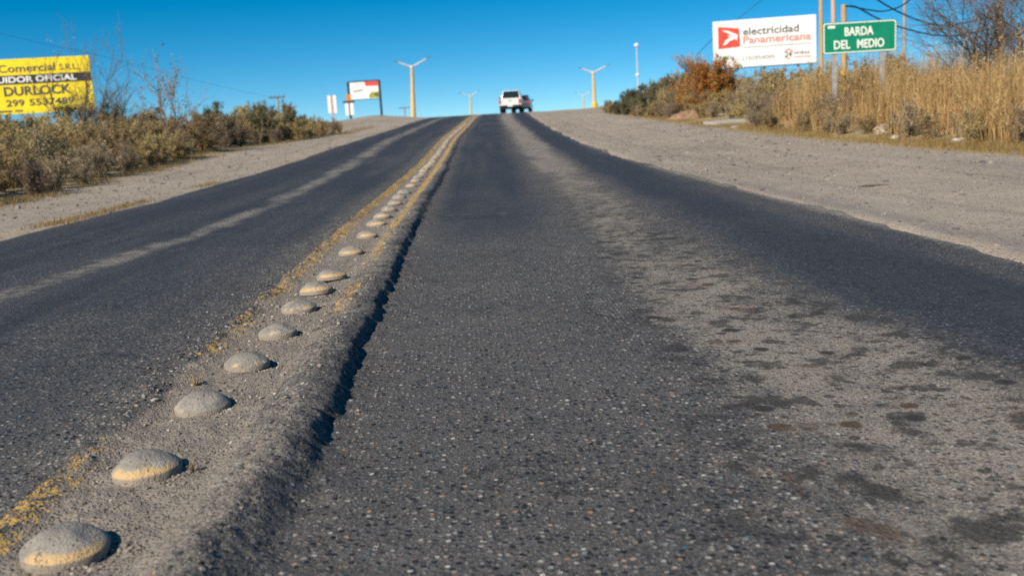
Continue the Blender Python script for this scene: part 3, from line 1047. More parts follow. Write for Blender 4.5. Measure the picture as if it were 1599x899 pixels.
def blades(name, roots, Hs, lean, W, seed, mat, label, plume=.0, cat='grass'):
    r = np.random.RandomState(seed)
    n = len(roots)
    ph = r.uniform(0, 6.283, n)
    d = np.stack([np.cos(ph), np.sin(ph), np.zeros(n)], -1)
    ln = np.abs(r.normal(0, lean, n))[:, None]
    fph = r.uniform(0, 6.283, n)
    w = np.stack([np.cos(fph), np.sin(fph), np.zeros(n)], -1)
    pts, ws = [], (1., .85, .6, .08)
    for k, t in enumerate((0, .4, .75, 1)):
        c = roots + d * ln * Hs[:, None] * t ** 1.8 + np.array([0, 0, 1.]) * (Hs * (t - .12 * ln[:, 0] * t * t))[:, None]
        pts += [c - w * (W * ws[k])[:, None], c + w * (W * ws[k])[:, None]]
    V = np.stack(pts, 1)
    f = np.array([(0, 1, 3, 2), (2, 3, 5, 4), (4, 5, 7, 6)])
    F = (f[None] + (np.arange(n) * 8)[:, None, None]).reshape(-1, 4)
    rn = np.repeat(np.clip(r.normal(.5, .22, n), 0, 1), 8)
    V = V.reshape(-1, 3)
    if plume:
        m = r.uniform(size=n) < plume
        tip = (pts[6] + pts[7])[m] / 2
        k = 9
        C = np.repeat(tip, k, 0) + r.normal(0, 1, (len(tip) * k, 3)) * np.array([.02, .02, .07]) - np.array([0, 0, .06])
        LV, LF = leaf_geo(C, r.uniform(.02, .04, len(C)), r.uniform(.006, .012, len(C)), r, 1.5)
        F = np.concatenate([F, LF + len(V)])
        V = np.concatenate([V, LV])
        rn = np.concatenate([rn, np.repeat(r.uniform(.55, 1, len(C)), 4)])
    me = mesh_np(name, V, F, False, dict(rnd=rn))
    o = link(name, me, mat)
    return tag(o, label, cat, kind='stuff')


r = np.random.RandomState(21)
# tall golden cane grass beside the green sign, in clumps
nc = 520
cyv = r.uniform(11.5, 29.5, nc)
cu = 8.35 + np.abs(r.uniform(0, 1, nc)) ** .8 * 6.5
roots, Hs = [], []
for k in range(nc):
    x = cu[k] + float(cx(cyv[k]))
    if x > .56 * cyv[k] + 1.4:
        continue
    hh = np.interp(cu[k], [8.3, 8.9, 10, 12, 15], [.80, 1.10, 1.42, 1.6, 1.75]) * r.uniform(.75, 1.25) * np.interp(cyv[k], [11, 16, 19, 25.5, 27, 29], [1.0, 1.0, .80, .70, .9, 1.0]) * (.72 + .56 * float(fbm(np.array(cu[k] * .9), np.array(cyv[k] * .7), 611, 2)))
    m = r.randint(34, 62)
    P = np.stack([x + r.normal(0, .16, m), cyv[k] + r.normal(0, .16, m), np.zeros(m)], -1)
    P[:, 2] = ground_z(P[:, 0], P[:, 1]) - .02
    roots.append(P)
    Hs.append(hh * r.uniform(.45, 1.2, m))
roots, Hs = np.concatenate(roots), np.concatenate(Hs)
blades('tall_dry_grass', roots, Hs, .34, r.uniform(.004, .010, len(Hs)), 22, M['grass'], 'tall golden dry grass growing beside the green road sign', .10)
# short grass along the foot of both banks and the left asphalt edge
n = 44000
yv = 11 * (58 / 11) ** r.uniform(0, 1, n)
k = r.uniform(size=n)
uv = np.where(k < .5, 7.95 + r.normal(0, .30, n) - .25 * (yv > 30), np.where(k < .80, -7.75 + r.normal(0, .30, n) + np.interp(yv, [12, 17, 21, 26, 34, 38, 44, 49], [.3, .3, -.15, -.35, -1.15, -.1, .7, 1.3]), -4.72 + r.normal(0, .10, n)))
ok = (fbm(uv * .8, yv * .5, 601, 3) > np.where(k < .8, .36, .66))
uv, yv = uv[ok], yv[ok]
P = np.stack([uv + cx(yv), yv, ground_z(uv + cx(yv), yv) - .005], -1)
blades('short_dry_grass', P, r.uniform(.03, .13, len(uv)) * np.where(uv > -6, np.where(uv < 0, .5, 1.), 1.), .6, r.uniform(.002, .0045, len(uv)), 23, M['tuft'], 'short dry yellow grass along the feet of the banks and the asphalt edge')


def grow_tree(seed, height, spread, levels=4, trunk_r=.05, bare=True, leaves=0, lsize=.03, fork=3, droop=0., start=.3, upright=.35):
    """recursive branches; returns trunk geo, branch geo, leaf geo"""
    r = np.random.RandomState(seed)
    trunk, br, tips = [], [], []

    def grow(p, d, L, rad_, lev):
        n = 4
        prev = p
        for k in range(n):
            d = unit(d + r.normal(0, .16, 3) + np.array([0, 0, (.10 * upright if lev else .05) - droop * .1]))
            q = prev + d * L / n
            ra, rb = rad_ * (1 - .5 * k / n), rad_ * (1 - .5 * (k + 1) / n)
            (trunk if lev == 0 else br).append((prev, q, ra, rb))
            if lev >= levels - 2:
                tips.append((prev, q))
            if lev < levels - 1 and (k + 1) / n > (start if lev == 0 else .2):
                for _ in range(fork if lev < levels - 2 else fork - 1):
                    if r.uniform() < .82:
                        ax = unit(np.cross(d, r.normal(size=3)))
                        ang = r.uniform(.35, .95)
                        nd = unit(d * math.cos(ang) + ax * math.sin(ang) + np.array([0, 0, upright * .4]))
                        nd[:2] *= spread
                        grow(q, unit(nd), L * r.uniform(.42, .68), rb * .62, lev + 1)
            prev = q

    for s in range(3):
        grow(np.array([r.normal(0, .05), r.normal(0, .05), -.05]), unit(np.array([r.normal(0, .25) * spread, r.normal(0, .25) * spread, 1.])), height * r.uniform(.55, .75), trunk_r * r.uniform(.7, 1), 0)

    def geo(a):
        a0 = np.array([x[0] for x in a]); a1 = np.array([x[1] for x in a])
        return twig_geo(a0, a1, np.array([max(x[2], .0035) for x in a]), np.array([max(x[3], .003) for x in a]), r)
    lf = None
    if leaves:
        T = np.array(tips)
        k = r.randint(0, len(T), leaves)
        t = r.uniform(size=(leaves, 1))
        C = T[k, 0] * (1 - t) + T[k, 1] * t + r.normal(0, .05, (leaves, 3))
        sz = lsize * r.uniform(.6, 1.3, leaves)
        cl = r.uniform(size=len(T))
        lf = (*leaf_geo(C, sz, sz * .45, r), np.repeat(np.clip(.5 * cl[k] + .5 * r.uniform(size=leaves), 0, 1), 4))
    return geo(trunk), geo(br), lf


def tree(name, label, x, y, geo, mats, group=None, rz=0., s=1.):
    e = thing(name, label, 'tree', (x, y, float(ground_z(np.array(x), np.array(y)))), rz, group)
    e.scale = (s, s, s)
    (tv, tf), (bv, bf), lf = geo
    link('trunk', mesh_np('trunk', tv, tf), mats[0], e)
    link('branches', mesh_np('branches', bv, bf), mats[1], e)
    if lf is not None:
        link('crown', mesh_np('crown', lf[0], lf[1], False, dict(rnd=lf[2])), mats[2], e)
    return e


tree('sparse_tree', 'spindly half-bare tree standing in front of the yellow billboard', -13.9, 36.5, grow_tree(5, 3.7, .75, 4, .055, leaves=500, lsize=.034, upright=.6, fork=2, start=.2), (M['bark'], M['twig'], M['straw']))
tree('bare_tree', 'bare brown tree reaching above the scrub right of the yellow billboard', -9.2, 32.8, grow_tree(9, 3.0, 1.3, 3, .045, leaves=900, lsize=.04, upright=.8, fork=3, start=.2), (M['bark'], M['twig_tan'], M['straw']))
tree('dark_bare_tree', 'small dark thorny tree at the right end of the yellow billboard', -14.6, 41.5, grow_tree(12, 2.6, 1.1, 4, .035, leaves=900, lsize=.03), (M['bark'], M['twig'], M['dark_green']))
tree('rust_tree', 'small tree with rust-orange autumn leaves left of the white billboard', 9.95, 40, grow_tree(14, 1.95, .95, 4, .05, leaves=9000, lsize=.05, start=.1), (M['bark'], M['twig_tan'], M['rust']))
tree('grey_bare_tree', 'tangled grey-brown bare tree right of the green sign, behind the grass', 13.2, 25.5, grow_tree(17, 3.4, 1.3, 4, .06, leaves=500, lsize=.03, start=.12, upright=.2, fork=3), (M['bark'], M['twig'], M['dead']))
tree('feathery_tree', 'feathery grey-green bare tree at the right edge of the picture', 15.6, 26.8, grow_tree(23, 3.9, 1.1, 4, .06, leaves=1800, lsize=.035, start=.15, upright=.35, fork=3), (M['bark'], M['twig'], M['olive']))

# ------------------------------------------------------------------ lettering
M['white'] = simple('white_board_paint', (.80, .80, .80), .5, var=.03, scale=1.5, dirt=(.66, .65, .62))
M['ink'] = simple('dark_grey_ink', (.07, .07, .075), .55, var=.1)
M['ink_grey'] = simple('mid_grey_ink', (.34, .34, .35), .55, var=.1)
M['red'] = simple('signal_red_ink', (.78, .07, .045), .5, var=.06)
M['pink'] = simple('pale_red_ink', (.80, .20, .16), .5, var=.06)
M['orange'] = simple('orange_ink', (.75, .28, .05), .5, var=.06)
M['green_ink'] = simple('leaf_green_ink', (.04, .33, .07), .5, var=.06)
M['yellow_board'] = simple('yellow_board_paint', (.86, .68, .008), .5, var=.05, scale=1.2)
M['black'] = simple('black_paint', (.018, .018, .02), .5, var=.15)
M['sign_green'] = simple('green_sign_sheet', (.006, .235, .125), .35, var=.06, scale=4)
M['sign_white'] = simple('white_sign_sheet', (.82, .86, .80), .35, var=.04)
M['galv'] = simple('galvanised_steel', (.48, .48, .46), .5, metal=.5, var=.12, scale=8)
M['dark_metal'] = simple('dark_teal_steel', (.018, .042, .055), .45, var=.2)
M['back_metal'] = simple('board_back_steel', (.12, .12, .125), .6, var=.2)


def lettering(text, parent, mat, x0, x1, zb, cap, y, bold=.0, name='lettering'):
    """flat raised letters on a board facing -Y: from x0 to x1, baseline zb, cap height cap"""
    cu = bpy.data.curves.new('tmp', 'FONT')
    cu.body = text
    cu.size = 1
    cu.offset = bold
    cu.extrude = .006
    cu.resolution_u = 3
    t = bpy.data.objects.new('tmp', cu)
    COL.objects.link(t)
    dg = bpy.context.evaluated_depsgraph_get()
    me = bpy.data.meshes.new_from_object(t.evaluated_get(dg))
    bpy.data.objects.remove(t)
    bpy.data.curves.remove(cu)
    co = np.empty(len(me.vertices) * 3)
    me.vertices.foreach_get('co', co)
    co = co.reshape(-1, 3)
    lo, hi = co[:, 0].min(), co[:, 0].max()
    X = x0 + (co[:, 0] - lo) / (hi - lo) * (x1 - x0)
    Z = zb + co[:, 1] / .70 * cap
    Y = y - co[:, 2] - .006
    me.vertices.foreach_set('co', np.stack([X, Y, Z], -1).ravel())
    me.update()
    me.flip_normals()
    me.materials.clear()
    me.name = name
    return link(name, me, mat, parent)


def gz1(x, y):
    return float(ground_z(np.array(float(x)), np.array(float(y))))


def plate(parent, name, mat, pts, y, d=.01):
    b = B()
    b.prism(pts, 'y', y - d, y)
    return b.build(name, mat, parent)


# ------------------------------------------------------------------ white billboard
bx, by = 13.8, 46.0
g0 = gz1(bx, by)
wb = thing('billboard', 'large white billboard with red and grey lettering above the right thicket', 'billboard', (bx, by, g0), rad(-12))
W, zt, zb_ = 4.56, 4.66 - g0, 2.55 - g0
Hb = zt - zb_
B().box((0, 0, (zt + zb_) / 2), (W, .06, Hb), bevel=.01).build('panel', M['white'], wb)
for k in range(3):
    B().box((-1.5 + 1.5 * k, .12, zt / 2), (.10, .10, zt + .0)).build('post', M['galv'], wb)
B().box((0, .065, zb_ + .06), (W - .1, .06, .08)).build('rail', M['dark_metal'], wb)
B().box((0, .065, zt - .1), (W - .1, .06, .08)).build('rail', M['dark_metal'], wb)
B().box((0, -.01, zb_ - .022), (W + .02, .09, .04)).build('frame', M['dark_metal'], wb)


def wx(f):
    return -W / 2 + f * W


def wz(f):
    return zt - f * Hb


F_ = -.031
lg = plate(wb, 'logo', M['red'], [(wx(.05), wz(.115)), (wx(.258), wz(.175)), (wx(.264), wz(.56)), (wx(.05), wz(.585))], F_)
plate(lg, 'arrow_mark', M['white'], [(wx(.085), wz(.19)), (wx(.15), wz(.215)), (wx(.205), wz(.27)), (wx(.243), wz(.31)), (wx(.232), wz(.44)), (wx(.222), wz(.39)),
                                     (wx(.165), wz(.425)), (wx(.125), wz(.50)), (wx(.095), wz(.515)), (wx(.12), wz(.42)), (wx(.165), wz(.345)), (wx(.14), wz(.315)), (wx(.19), wz(.31)), (wx(.13), wz(.25))], F_ - .0105, .008)
lettering('electricidad', wb, M['ink'], wx(.295), wx(.835), wz(.325), .155 * Hb, F_, .012)
lettering('Panamericana', wb, M['pink'], wx(.295), wx(.95), wz(.505), .155 * Hb, F_, .014)
plate(wb, 'grey_rule', M['ink_grey'], [(wx(.295), wz(.575)), (wx(.95), wz(.575)), (wx(.95), wz(.592)), (wx(.295), wz(.592))], F_)
lettering('1 1150954000', wb, M['ink_grey'], wx(.235), wx(.60), wz(.855), .085 * Hb, F_, .01)
c = [(wx(.115) + .115 * math.cos(a), wz(.79) + .115 * math.sin(a)) for a in np.linspace(0, 2 * math.pi, 17)[:-1]]
plate(wb, 'green_disc', M['green_ink'], c, F_)
lettering('9', wb, M['ink'], wx(.165), wx(.205), wz(.855), .10 * Hb, F_, .01)
lettering('24', wb, M['ink'], wx(.70), wx(.765), wz(.845), .115 * Hb, F_, .01)
for (nm, mt, a0, a1) in (('red_arc', 'red', .1, 2.7), ('orange_arc', 'orange', 3.5, 5.2)):
    aa = np.linspace(a0, a1, 9)
    o_ = [(wx(.733) + .205 * math.cos(a), wz(.785) + .235 * math.sin(a)) for a in aa]
    i_ = [(wx(.733) + .165 * math.cos(a), wz(.785) + .185 * math.sin(a)) for a in aa]
    bb = B()
    for k in range(8):
        bb.prism([o_[k], o_[k + 1], i_[k + 1], i_[k]], 'y', F_ - .008, F_)
    bb.build(nm, M[mt], wb)
lettering('HORAS', wb, M['ink'], wx(.79), wx(.935), wz(.80), .06 * Hb, F_, .012)
plate(wb, 'red_rule', M['pink'], [(wx(.785), wz(.845)), (wx(.95), wz(.845)), (wx(.95), wz(.865)), (wx(.785), wz(.865))], F_)

# ------------------------------------------------------------------ green town sign
sx, sy = 9.90, 25.0
g0 = gz1(sx, sy)
gs = thing('road_sign', 'green town sign with white letters on two grey posts in the dry grass', 'road sign', (sx, sy, g0), rad(-2))
W2, t2, b2 = 1.84, 2.735 - g0, 1.965 - g0
H2 = t2 - b2


def rrect(w, h, cxx, cz, r):
    pts = []
    for (sx_, sz_, a0) in ((1, 1, 0), (-1, 1, 90), (-1, -1, 180), (1, -1, 270)):
        for k in range(5):
            a = rad(a0 + k * 22.5)
            pts.append((cxx + sx_ * (w / 2 - r) + r * math.cos(a), cz + sz_ * (h / 2 - r) + r * math.sin(a)))
    return pts


bb = B()
bb.prism(rrect(W2, H2, 0, (t2 + b2) / 2, .05), 'y', -.004, 0)
sheet = bb.build('sign_plate', M['sign_green'], gs)
o_ = rrect(W2 - .035, H2 - .035, 0, (t2 + b2) / 2, .05)
i_ = rrect(W2 - .085, H2 - .085, 0, (t2 + b2) / 2, .035)
bb = B()
for k in range(len(o_)):
    bb.prism([o_[k], o_[(k + 1) % 20], i_[(k + 1) % 20], i_[k]], 'y', -.007, -.0045)
bb.build('border', M['sign_white'], gs)
lettering('BARDA', gs, M['sign_white'], -.92 + .295 * W2, -.92 + .685 * W2, b2 + .555 * H2, .265 * H2, -.0045, .022)
lettering('DEL', gs, M['sign_white'], -.92 + .150 * W2, -.92 + .37 * W2, b2 + .155 * H2, .265 * H2, -.0045, .022)
lettering('MEDIO', gs, M['sign_white'], -.92 + .465 * W2, -.92 + .83 * W2, b2 + .155 * H2, .265 * H2, -.0045, .022)
plate(gs, 'sticker', M['sign_white'], [(-.92 + .07 * W2, t2 - .08), (-.92 + .165 * W2, t2 - .08), (-.92 + .165 * W2, t2 - .145), (-.92 + .07 * W2, t2 - .145)], -.0045, .003)
for x in (-.62, .575):
    B().box((x, .035, t2 / 2 - .02), (.11, .06, t2 - .02), bevel=.006).build('post', M['galv'], gs)
for z in (b2 + .14, t2 - .14):
    B().box((0, .012, z), (W2 - .2, .02, .04)).build('brace', M['galv'], gs)

# ------------------------------------------------------------------ yellow billboard
yx, yy_ = -16.45, 46.0
g0 = gz1(-19, 44)
yb = thing('billboard', 'yellow billboard with black lettering behind the scrub on the left', 'billboard', (yx, yy_, g0), rad(5))
zt, zb_ = 4.70 - g0, 2.33 - g0
W3 = 6.6
B().box((-W3 / 2, 0, (zt + zb_) / 2), (W3, .06, zt - zb_), bevel=.01).build('panel', M['yellow_board'], yb)
for k in range(3):
    B().box((-.7 - 3.1 * k, .1, zt / 2), (.14, .12, zt)).build('post', M['dark_metal'], yb)
PXM = .0296


def yx_(px):
    return (px - 133) * PXM


st = plate(yb, 'black_stripe', M['black'], [(-W3 + .02, zt - .70), (-.02, zt - .70), (-.02, zt - 1.09), (-W3 + .02, zt - 1.09)], -.031)
lettering('Comercial', yb, M['ink'], yx_(2), yx_(83), zt - .56, .32, -.031, .012)
lettering('S.R.L.', yb, M['ink'], yx_(89), yx_(116), zt - .56, .26, -.031, .004)
lettering('DISTRIBUIDOR OFICIAL', yb, M['white'], yx_(-56), yx_(112), zt - 1.01, .25, -.041, .03)
lettering('DURLOCK', yb, M['ink'], yx_(6), yx_(102), zt - 1.57, .38, -.031, .03)
lettering('299', yb, M['ink'], yx_(7), yx_(33), zt - 2.03, .28, -.031, .02)
lettering('5537489', yb, M['ink'], yx_(40), yx_(104), zt - 2.03, .28, -.031, .02)
for x0, x1 in ((-58, -34), (-30, -12), (-8, 14), (18, 29)):
    plate(yb, 'small_print_rule', M['ink'], [(yx_(x0), zt - 2.20), (yx_(x1), zt - 2.20), (yx_(x1), zt - 2.27), (yx_(x0), zt - 2.27)], -.031)

# ------------------------------------------------------------------ framed billboard at the crest
hx, hy = -8.72, 90.0
g0 = gz1(hx, hy)
cb = thing('billboard', 'small framed billboard with a red corner on two dark posts at the crest', 'billboard', (hx, hy, g0), rad(-4))
z1, z2 = 4.84 - g0, 3.28 - g0
B().box((0, 0, (z1 + z2) / 2), (2.55, .06, z1 - z2 - .06)).build('panel', M['white'], cb)
for x in (-1.40, 1.36):
    B().box((x, .0, z1 / 2), (.20, .14, z1 + .04)).build('post', M['dark_metal'], cb)
B().box((0, 0, z1), (2.56, .12, .10)).build('frame', M['dark_metal'], cb)
B().box((0, 0, z2 - .02), (2.56, .12, .05)).build('frame', M['dark_metal'], cb)
plate(cb, 'red_corner', M['red'], [(.05, z1 - .07), (1.24, z1 - .07), (1.24, z1 - .44), (.12, z1 - .44)], -.031)
M['olive_ink'] = simple('olive_print', (.32, .34, .03), .5, var=.3, scale=3)
plate(cb, 'picture', M['olive_ink'], [(.42, z2 + .08), (1.24, z2 + .08), (1.24, z2 + .62), (.62, z2 + .58), (.36, z2 + .30)], -.031)
plate(cb, 'grey_picture', M['ink_grey'], [(-1.0, z2 + .62), (-.1, z2 + .75), (-.1, z2 + .88), (-1.0, z2 + .80)], -.031)
plate(cb, 'dark_shape', M['ink'], [(.80, z2 + .30), (1.22, z2 + .24), (1.22, z2 + .44), (.86, z2 + .46)], -.0415, .006)

# ------------------------------------------------------------------ two narrow signs left of it
M['tan'] = simple('tan_wood', (.46, .31, .19), .7, var=.2)
e = thing('narrow_sign', 'narrow white sign divided by a tan post at the crest', 'sign', (-11.0, 85, gz1(-11, 85)))
zz = 3.60 - gz1(-11, 85)
for s_ in (-1, 1):
    B().box((s_ * .225, -.03, zz - .72), (.26, .03, 1.44), bevel=.01).build('panel', M['white'], e)
B().box((0, 0, zz / 2), (.16, .08, zz)).build('post', M['tan'], e)
e = thing('marker_sign', 'white and orange marker sign with a dark crossbar at the crest', 'sign', (-9.6, 85, gz1(-9.6, 85)))
zz = 3.62 - gz1(-9.6, 85)
M['marker_orange'] = simple('orange_board', (.62, .22, .05), .6, var=.1)
B().box((0, -.03, zz - .30), (.42, .04, .60), bevel=.01).build('orange_panel', M['marker_orange'], e)
B().box((0, -.06, zz - .62), (.98, .05, .15), bevel=.01).build('crossbar', M['black'], e)
for s_ in (-1, 1):
    B().box((s_ * .20, -.03, zz - 1.22), (.30, .03, 1.0), bevel=.01).build('panel', M['white'], e)
B().box((0, .03, zz / 2 - .2), (.12, .07, zz - .4)).build('post', M['dark_metal'], e)

# ------------------------------------------------------------------ street lamps
M['post'] = simple('weathered_cream_concrete', (.66, .46, .20), .8, var=.15, scale=2, dirt=(.55, .36, .14))
M['arm'] = simple('pale_arm_paint', (.62, .58, .50), .7, var=.1)
M['lamp'] = simple('dark_lamp_housing', (.12, .15, .17), .5)
M['yellow'] = simple('safety_yellow', (.80, .50, .02), .6, var=.1, scale=3)


def lamp(x, y, ztop, arms, rz, label, r0=.30, base=False, grow=1.0, lean=0.):
    g = gz1(x, y)
    h = ztop - g
    e = thing('street_lamp', label, 'street lamp', (x, y, g), rz, 'double-arm street lamps past the crest')
    B().cyl((-lean * h, 0, -.2), (0, 0, h), r0, r0 * .5, 14).build('post', M['post'], e, True)
    for s_, (dx, dz) in zip((-1, 1), arms):
        a = B()
        a.cyl((0, 0, h - .12), (s_ * dx * .82, 0, h + dz * .82), .12 * grow, .075 * grow, 8)
        arm = a.build('arm', M['arm'], e, True)
        B().box((s_ * dx * .92, 0, h + dz * .93), (dx * .28, .22, .11), Matrix.Rotation(-math.atan2(dz, dx) * s_, 4, 'Y'), bevel=.03).build('lamp_head', M['lamp'], arm)
    B().cyl((0, 0, h - .22), (0, 0, h + .10), r0 * .68, r0 * .62, 12).build('collar', M['arm'], e, True)
    if base:
        B().cyl((0, -.1, 0), (0, -.1, 2.35 - g), .46, .44, 14).build('yellow_base', M['yellow'], e, True)
    return e


lamp(-6.36, 130, 8.1, ((2.15, .75), (2.35, 1.05)), rad(4), 'tall leaning cream double-arm street lamp left of the road crest', .36, lean=.045)
lamp(19.3, 150, 6.9, ((2.1, .75), (2.4, .95)), rad(-4), 'cream double-arm street lamp with a yellow foot right of the crest', .36, base=True)
lamp(1.4, 220, 6.2, ((2.4, .7), (2.0, 1.0)), rad(5), 'small distant double-arm street lamp just left of the pickup', .30, lean=.04)
lamp(30.6, 260, 5.5, ((2.0, .9), (2.4, 1.2)), 0, 'faintest far street lamp beside the yellow-footed lamp', .30)

# pale mast with round heads
g0 = gz1(19, 110)
e = thing('antenna_mast', 'thin pale mast with a round white head above the right thicket', 'mast', (19.0, 110, g0))
B().cyl((0, 0, -.2), (0, 0, 7.8 - g0), .075, .05, 8).build('pole', M['arm'], e, True)
B().ball((0, 0, 7.85 - g0), .27, .27, .22).build('round_head', M['white'], e, True)
B().ball((0, 0, 4.7 - g0), .20, .20, .20).build('round_head', M['white'], e, True)
B().box((0, 0, 5.8 - g0), (.34, .06, .06)).build('cross_bar', M['galv'], e)

# ------------------------------------------------------------------ utility poles and cables
M['pole_tan'] = wood_material('tan_pole_wood', (.36, .25, .12), (.52, .38, .21))
M['pole_pink'] = wood_material('pinkish_pole_wood', (.46, .30, .22), (.62, .44, .34))
M['pole_grey'] = wood_material('grey_pole_wood', (.24, .22, .19), (.40, .36, .30))
M['cable'] = simple('dark_cable', (.012, .018, .026), .5, var=.1)


def pole(x, y, top, r, mat, label, extra=None):
    g = gz1(x, y)
    e = thing('utility_pole', label, 'pole', (x, y, g), 0, 'poles behind the green sign' if y < 60 else 'distant utility poles')
    B().cyl((0, 0, -.3), (0, 0, top - g), r * 1.15, r * .85, 12).build('shaft', M[mat], e, True)
    if extra:
        extra(e, g, top)
    return e


def cross(w, dz=.12):
    def f(e, g, top):
        B().box((0, -.08, top - g - dz), (w, .1, .12), bevel=.02).build('crossarm', M['bark'], e)
        for s_ in (-.42, -.15, .15, .42):
            B().cyl((s_ * w, -.08, top - g - dz + .06), (s_ * w, -.08, top - g - dz + .22), .045, .03, 8).build('insulator', M['back_metal'], e, True)
    return f


def warn(e, g, top):
    B().box((-.07, -.17, 1.60 - g), (.17, .12, .13), bevel=.02).build('yellow_box', M['yellow'], e)
    B().box((-.04, -.17, 1.44 - g), (.13, .10, .18), bevel=.02).build('dark_box', M['black'], e)


pole(15.0, 42, 6.2, .09, 'pole_tan', 'tan wooden pole between the white billboard and the green sign')
pole(13.3, 36, 5.8, .085, 'pole_pink', 'pinkish wooden pole crossing behind the left end of the green sign')
pole(11.40, 30, 3.60, .095, 'pole_tan', 'short stout olive-tan pole topped by cables behind the green sign', warn)
pole(19.85, 45, 6.6, .075, 'pole_grey', 'thin grey pole right of the green sign')
pole(16.15, 30, 4.6, .075, 'pole_pink', 'pinkish pole among the bare branches near the right edge')
pole(-17.3, 95, 4.15, .11, 'pole_grey', 'small utility pole with a crossarm above the left scrub', cross(1.45))
pole(-10.1, 170, 3.72, .13, 'pole_grey', 'tiny distant utility pole with a crossarm left of the tall lamp', cross(1.75))


def cable(pts, r, label, sub=8, group='overhead cables'):
    P = np.array(pts, float)
    t = np.arange(len(P))
    tt = np.linspace(0, len(P) - 1, (len(P) - 1) * sub + 1)
    Q = []
    for v in tt:
        k = min(int(v), len(P) - 2)
        f = v - k
        p0, p1, p2, p3 = P[max(k - 1, 0)], P[k], P[k + 1], P[min(k + 2, len(P) - 1)]
        Q.append(.5 * ((2 * p1) + (-p0 + p2) * f + (2 * p0 - 5 * p1 + 4 * p2 - p3) * f * f + (-p0 + 3 * p1 - 3 * p2 + p3) * f ** 3))
    V, F = tube_np(Q, [r] * len(Q), 6)
    o = link('cable', mesh_np('cable', V, F), M['cable'])
    return tag(o, label, 'cable', group)


cable([(11.42, 29.9, 3.55), (11.7, 30, 3.52), (12.3, 30.3, 3.43), (13.0, 30.8, 3.42), (13.9, 31.5, 3.66), (15.2, 33.5, 4.35), (19.85, 45, 6.4)], .022, 'dark cable rising from the short pole to the upper right')
cable([(11.42, 29.9, 3.55), (11.75, 29.9, 3.50), (12.31, 29.9, 3.18), (12.99, 29.9, 2.88), (14.16, 29.9, 2.56), (15.24, 29.9, 2.56), (16.15, 29.92, 2.74)], .024, 'dark slack cable sagging lowest behind the green sign')
cable([(11.0, 29.6, 5.0), (11.7, 29.7, 4.22), (12.31, 29.8, 3.69), (13.19, 29.8, 3.18), (14.16, 29.8, 2.85), (15.33, 29.8, 2.90), (16.15, 29.92, 3.05)], .024, 'dark cable dropping from the top edge right of the green sign')
cable([(-30, 30, 9.3), (-24.2, 57, 6.8), (-22.8, 65, 6.3), (-19.9, 80, 4.95), (-17.9, 95, 4.08)], .007, 'thin wire slanting down the sky above the yellow billboard')
cable([(13.0, 56, 3.7), (15.19, 60, 5.0), (17.9, 60, 6.87), (21.5, 60, 9.6)], .016, 'thin wire slanting up behind the white billboard')

# ------------------------------------------------------------------ vehicles
def car_paint(name, col, rough=.3):
    n = N(name)
    o = n.obj()
    a = n.noise(o, 3, 4)
    n.bs(Base_Color=n.mix(n.ss(a, .45, .75, 0., .25), col, (.30, .26, .21)), Roughness=n.ss(a, .3, .7, rough, rough + .15))
    n.b.inputs['Coat Weight'].default_value = .5
    n.b.inputs['Coat Roughness'].default_value = .1
    return n.m


M['car_white'] = car_paint('dusty_white_car_paint', (.78, .77, .74))
M['car_dark'] = car_paint('dusty_dark_car_paint', (.05, .055, .065))
M['glass'] = simple('dark_tinted_glass', (.010, .022, .026), .08, var=.1, spec=.6)
M['rubber'] = simple('tyre_rubber', (.02, .02, .02), .9, var=.2, scale=20)
M['rim'] = simple('alloy_rim', (.45, .45, .46), .35, metal=.8)
M['tail'] = simple('red_tail_lamp_lens', (.62, .025, .03), .2, var=.1)
M['chrome'] = simple('dull_chrome', (.52, .52, .52), .25, metal=.9)
M['plastic'] = simple('black_plastic', (.02, .02, .022), .6)
M['plate_white'] = simple('number_plate_white', (.72, .72, .70), .5, var=.04)


def hull(pts8):
    """box-like solid from bottom 4 and top 4 corners"""
    bm = bmesh.new()
    v = [bm.verts.new(p) for p in pts8]
    for f in ((0, 1, 2, 3), (7, 6, 5, 4), (0, 4, 5, 1), (1, 5, 6, 2), (2, 6, 7, 3), (3, 7, 4, 0)):
        bm.faces.new([v[k] for k in f])
    b = B()
    b.bm.free()
    b.bm = bm
    return b


def wheel(parent, x, y, r, w):
    e = link('wheel', None, None, parent, (x, y, r))
    V, F = [], []
    prof_ = [(-w / 2, r * .62), (-w / 2, r * .92), (-w * .36, r), (w * .36, r), (w / 2, r * .92), (w / 2, r * .62)]
    seg = 24
    for j in range(seg):
        a = 2 * math.pi * j / seg
        for (px, pr) in prof_:
            V.append((px, pr * math.cos(a), pr * math.sin(a)))
    n = len(prof_)
    for j in range(seg):
        for k in range(n - 1):
            F.append((j * n + k, j * n + k + 1, ((j + 1) % seg) * n + k + 1, ((j + 1) % seg) * n + k))
    link('tyre', mesh_np('tyre', V, F), M['rubber'], e)
    b = B()
    b.cyl((-w * .40, 0, 0), (w * .40, 0, 0), r * .63, seg=20)
    for k in range(6):
        a = k * math.pi / 3
        b.box((math.copysign(w * .42, x), .36 * r * math.cos(a), .36 * r * math.sin(a)), (.03, r * .14, r * .5), Matrix.Rotation(a + math.pi / 2, 4, 'X'))
    b.build('rim', M['rim'], e, True)
    return e


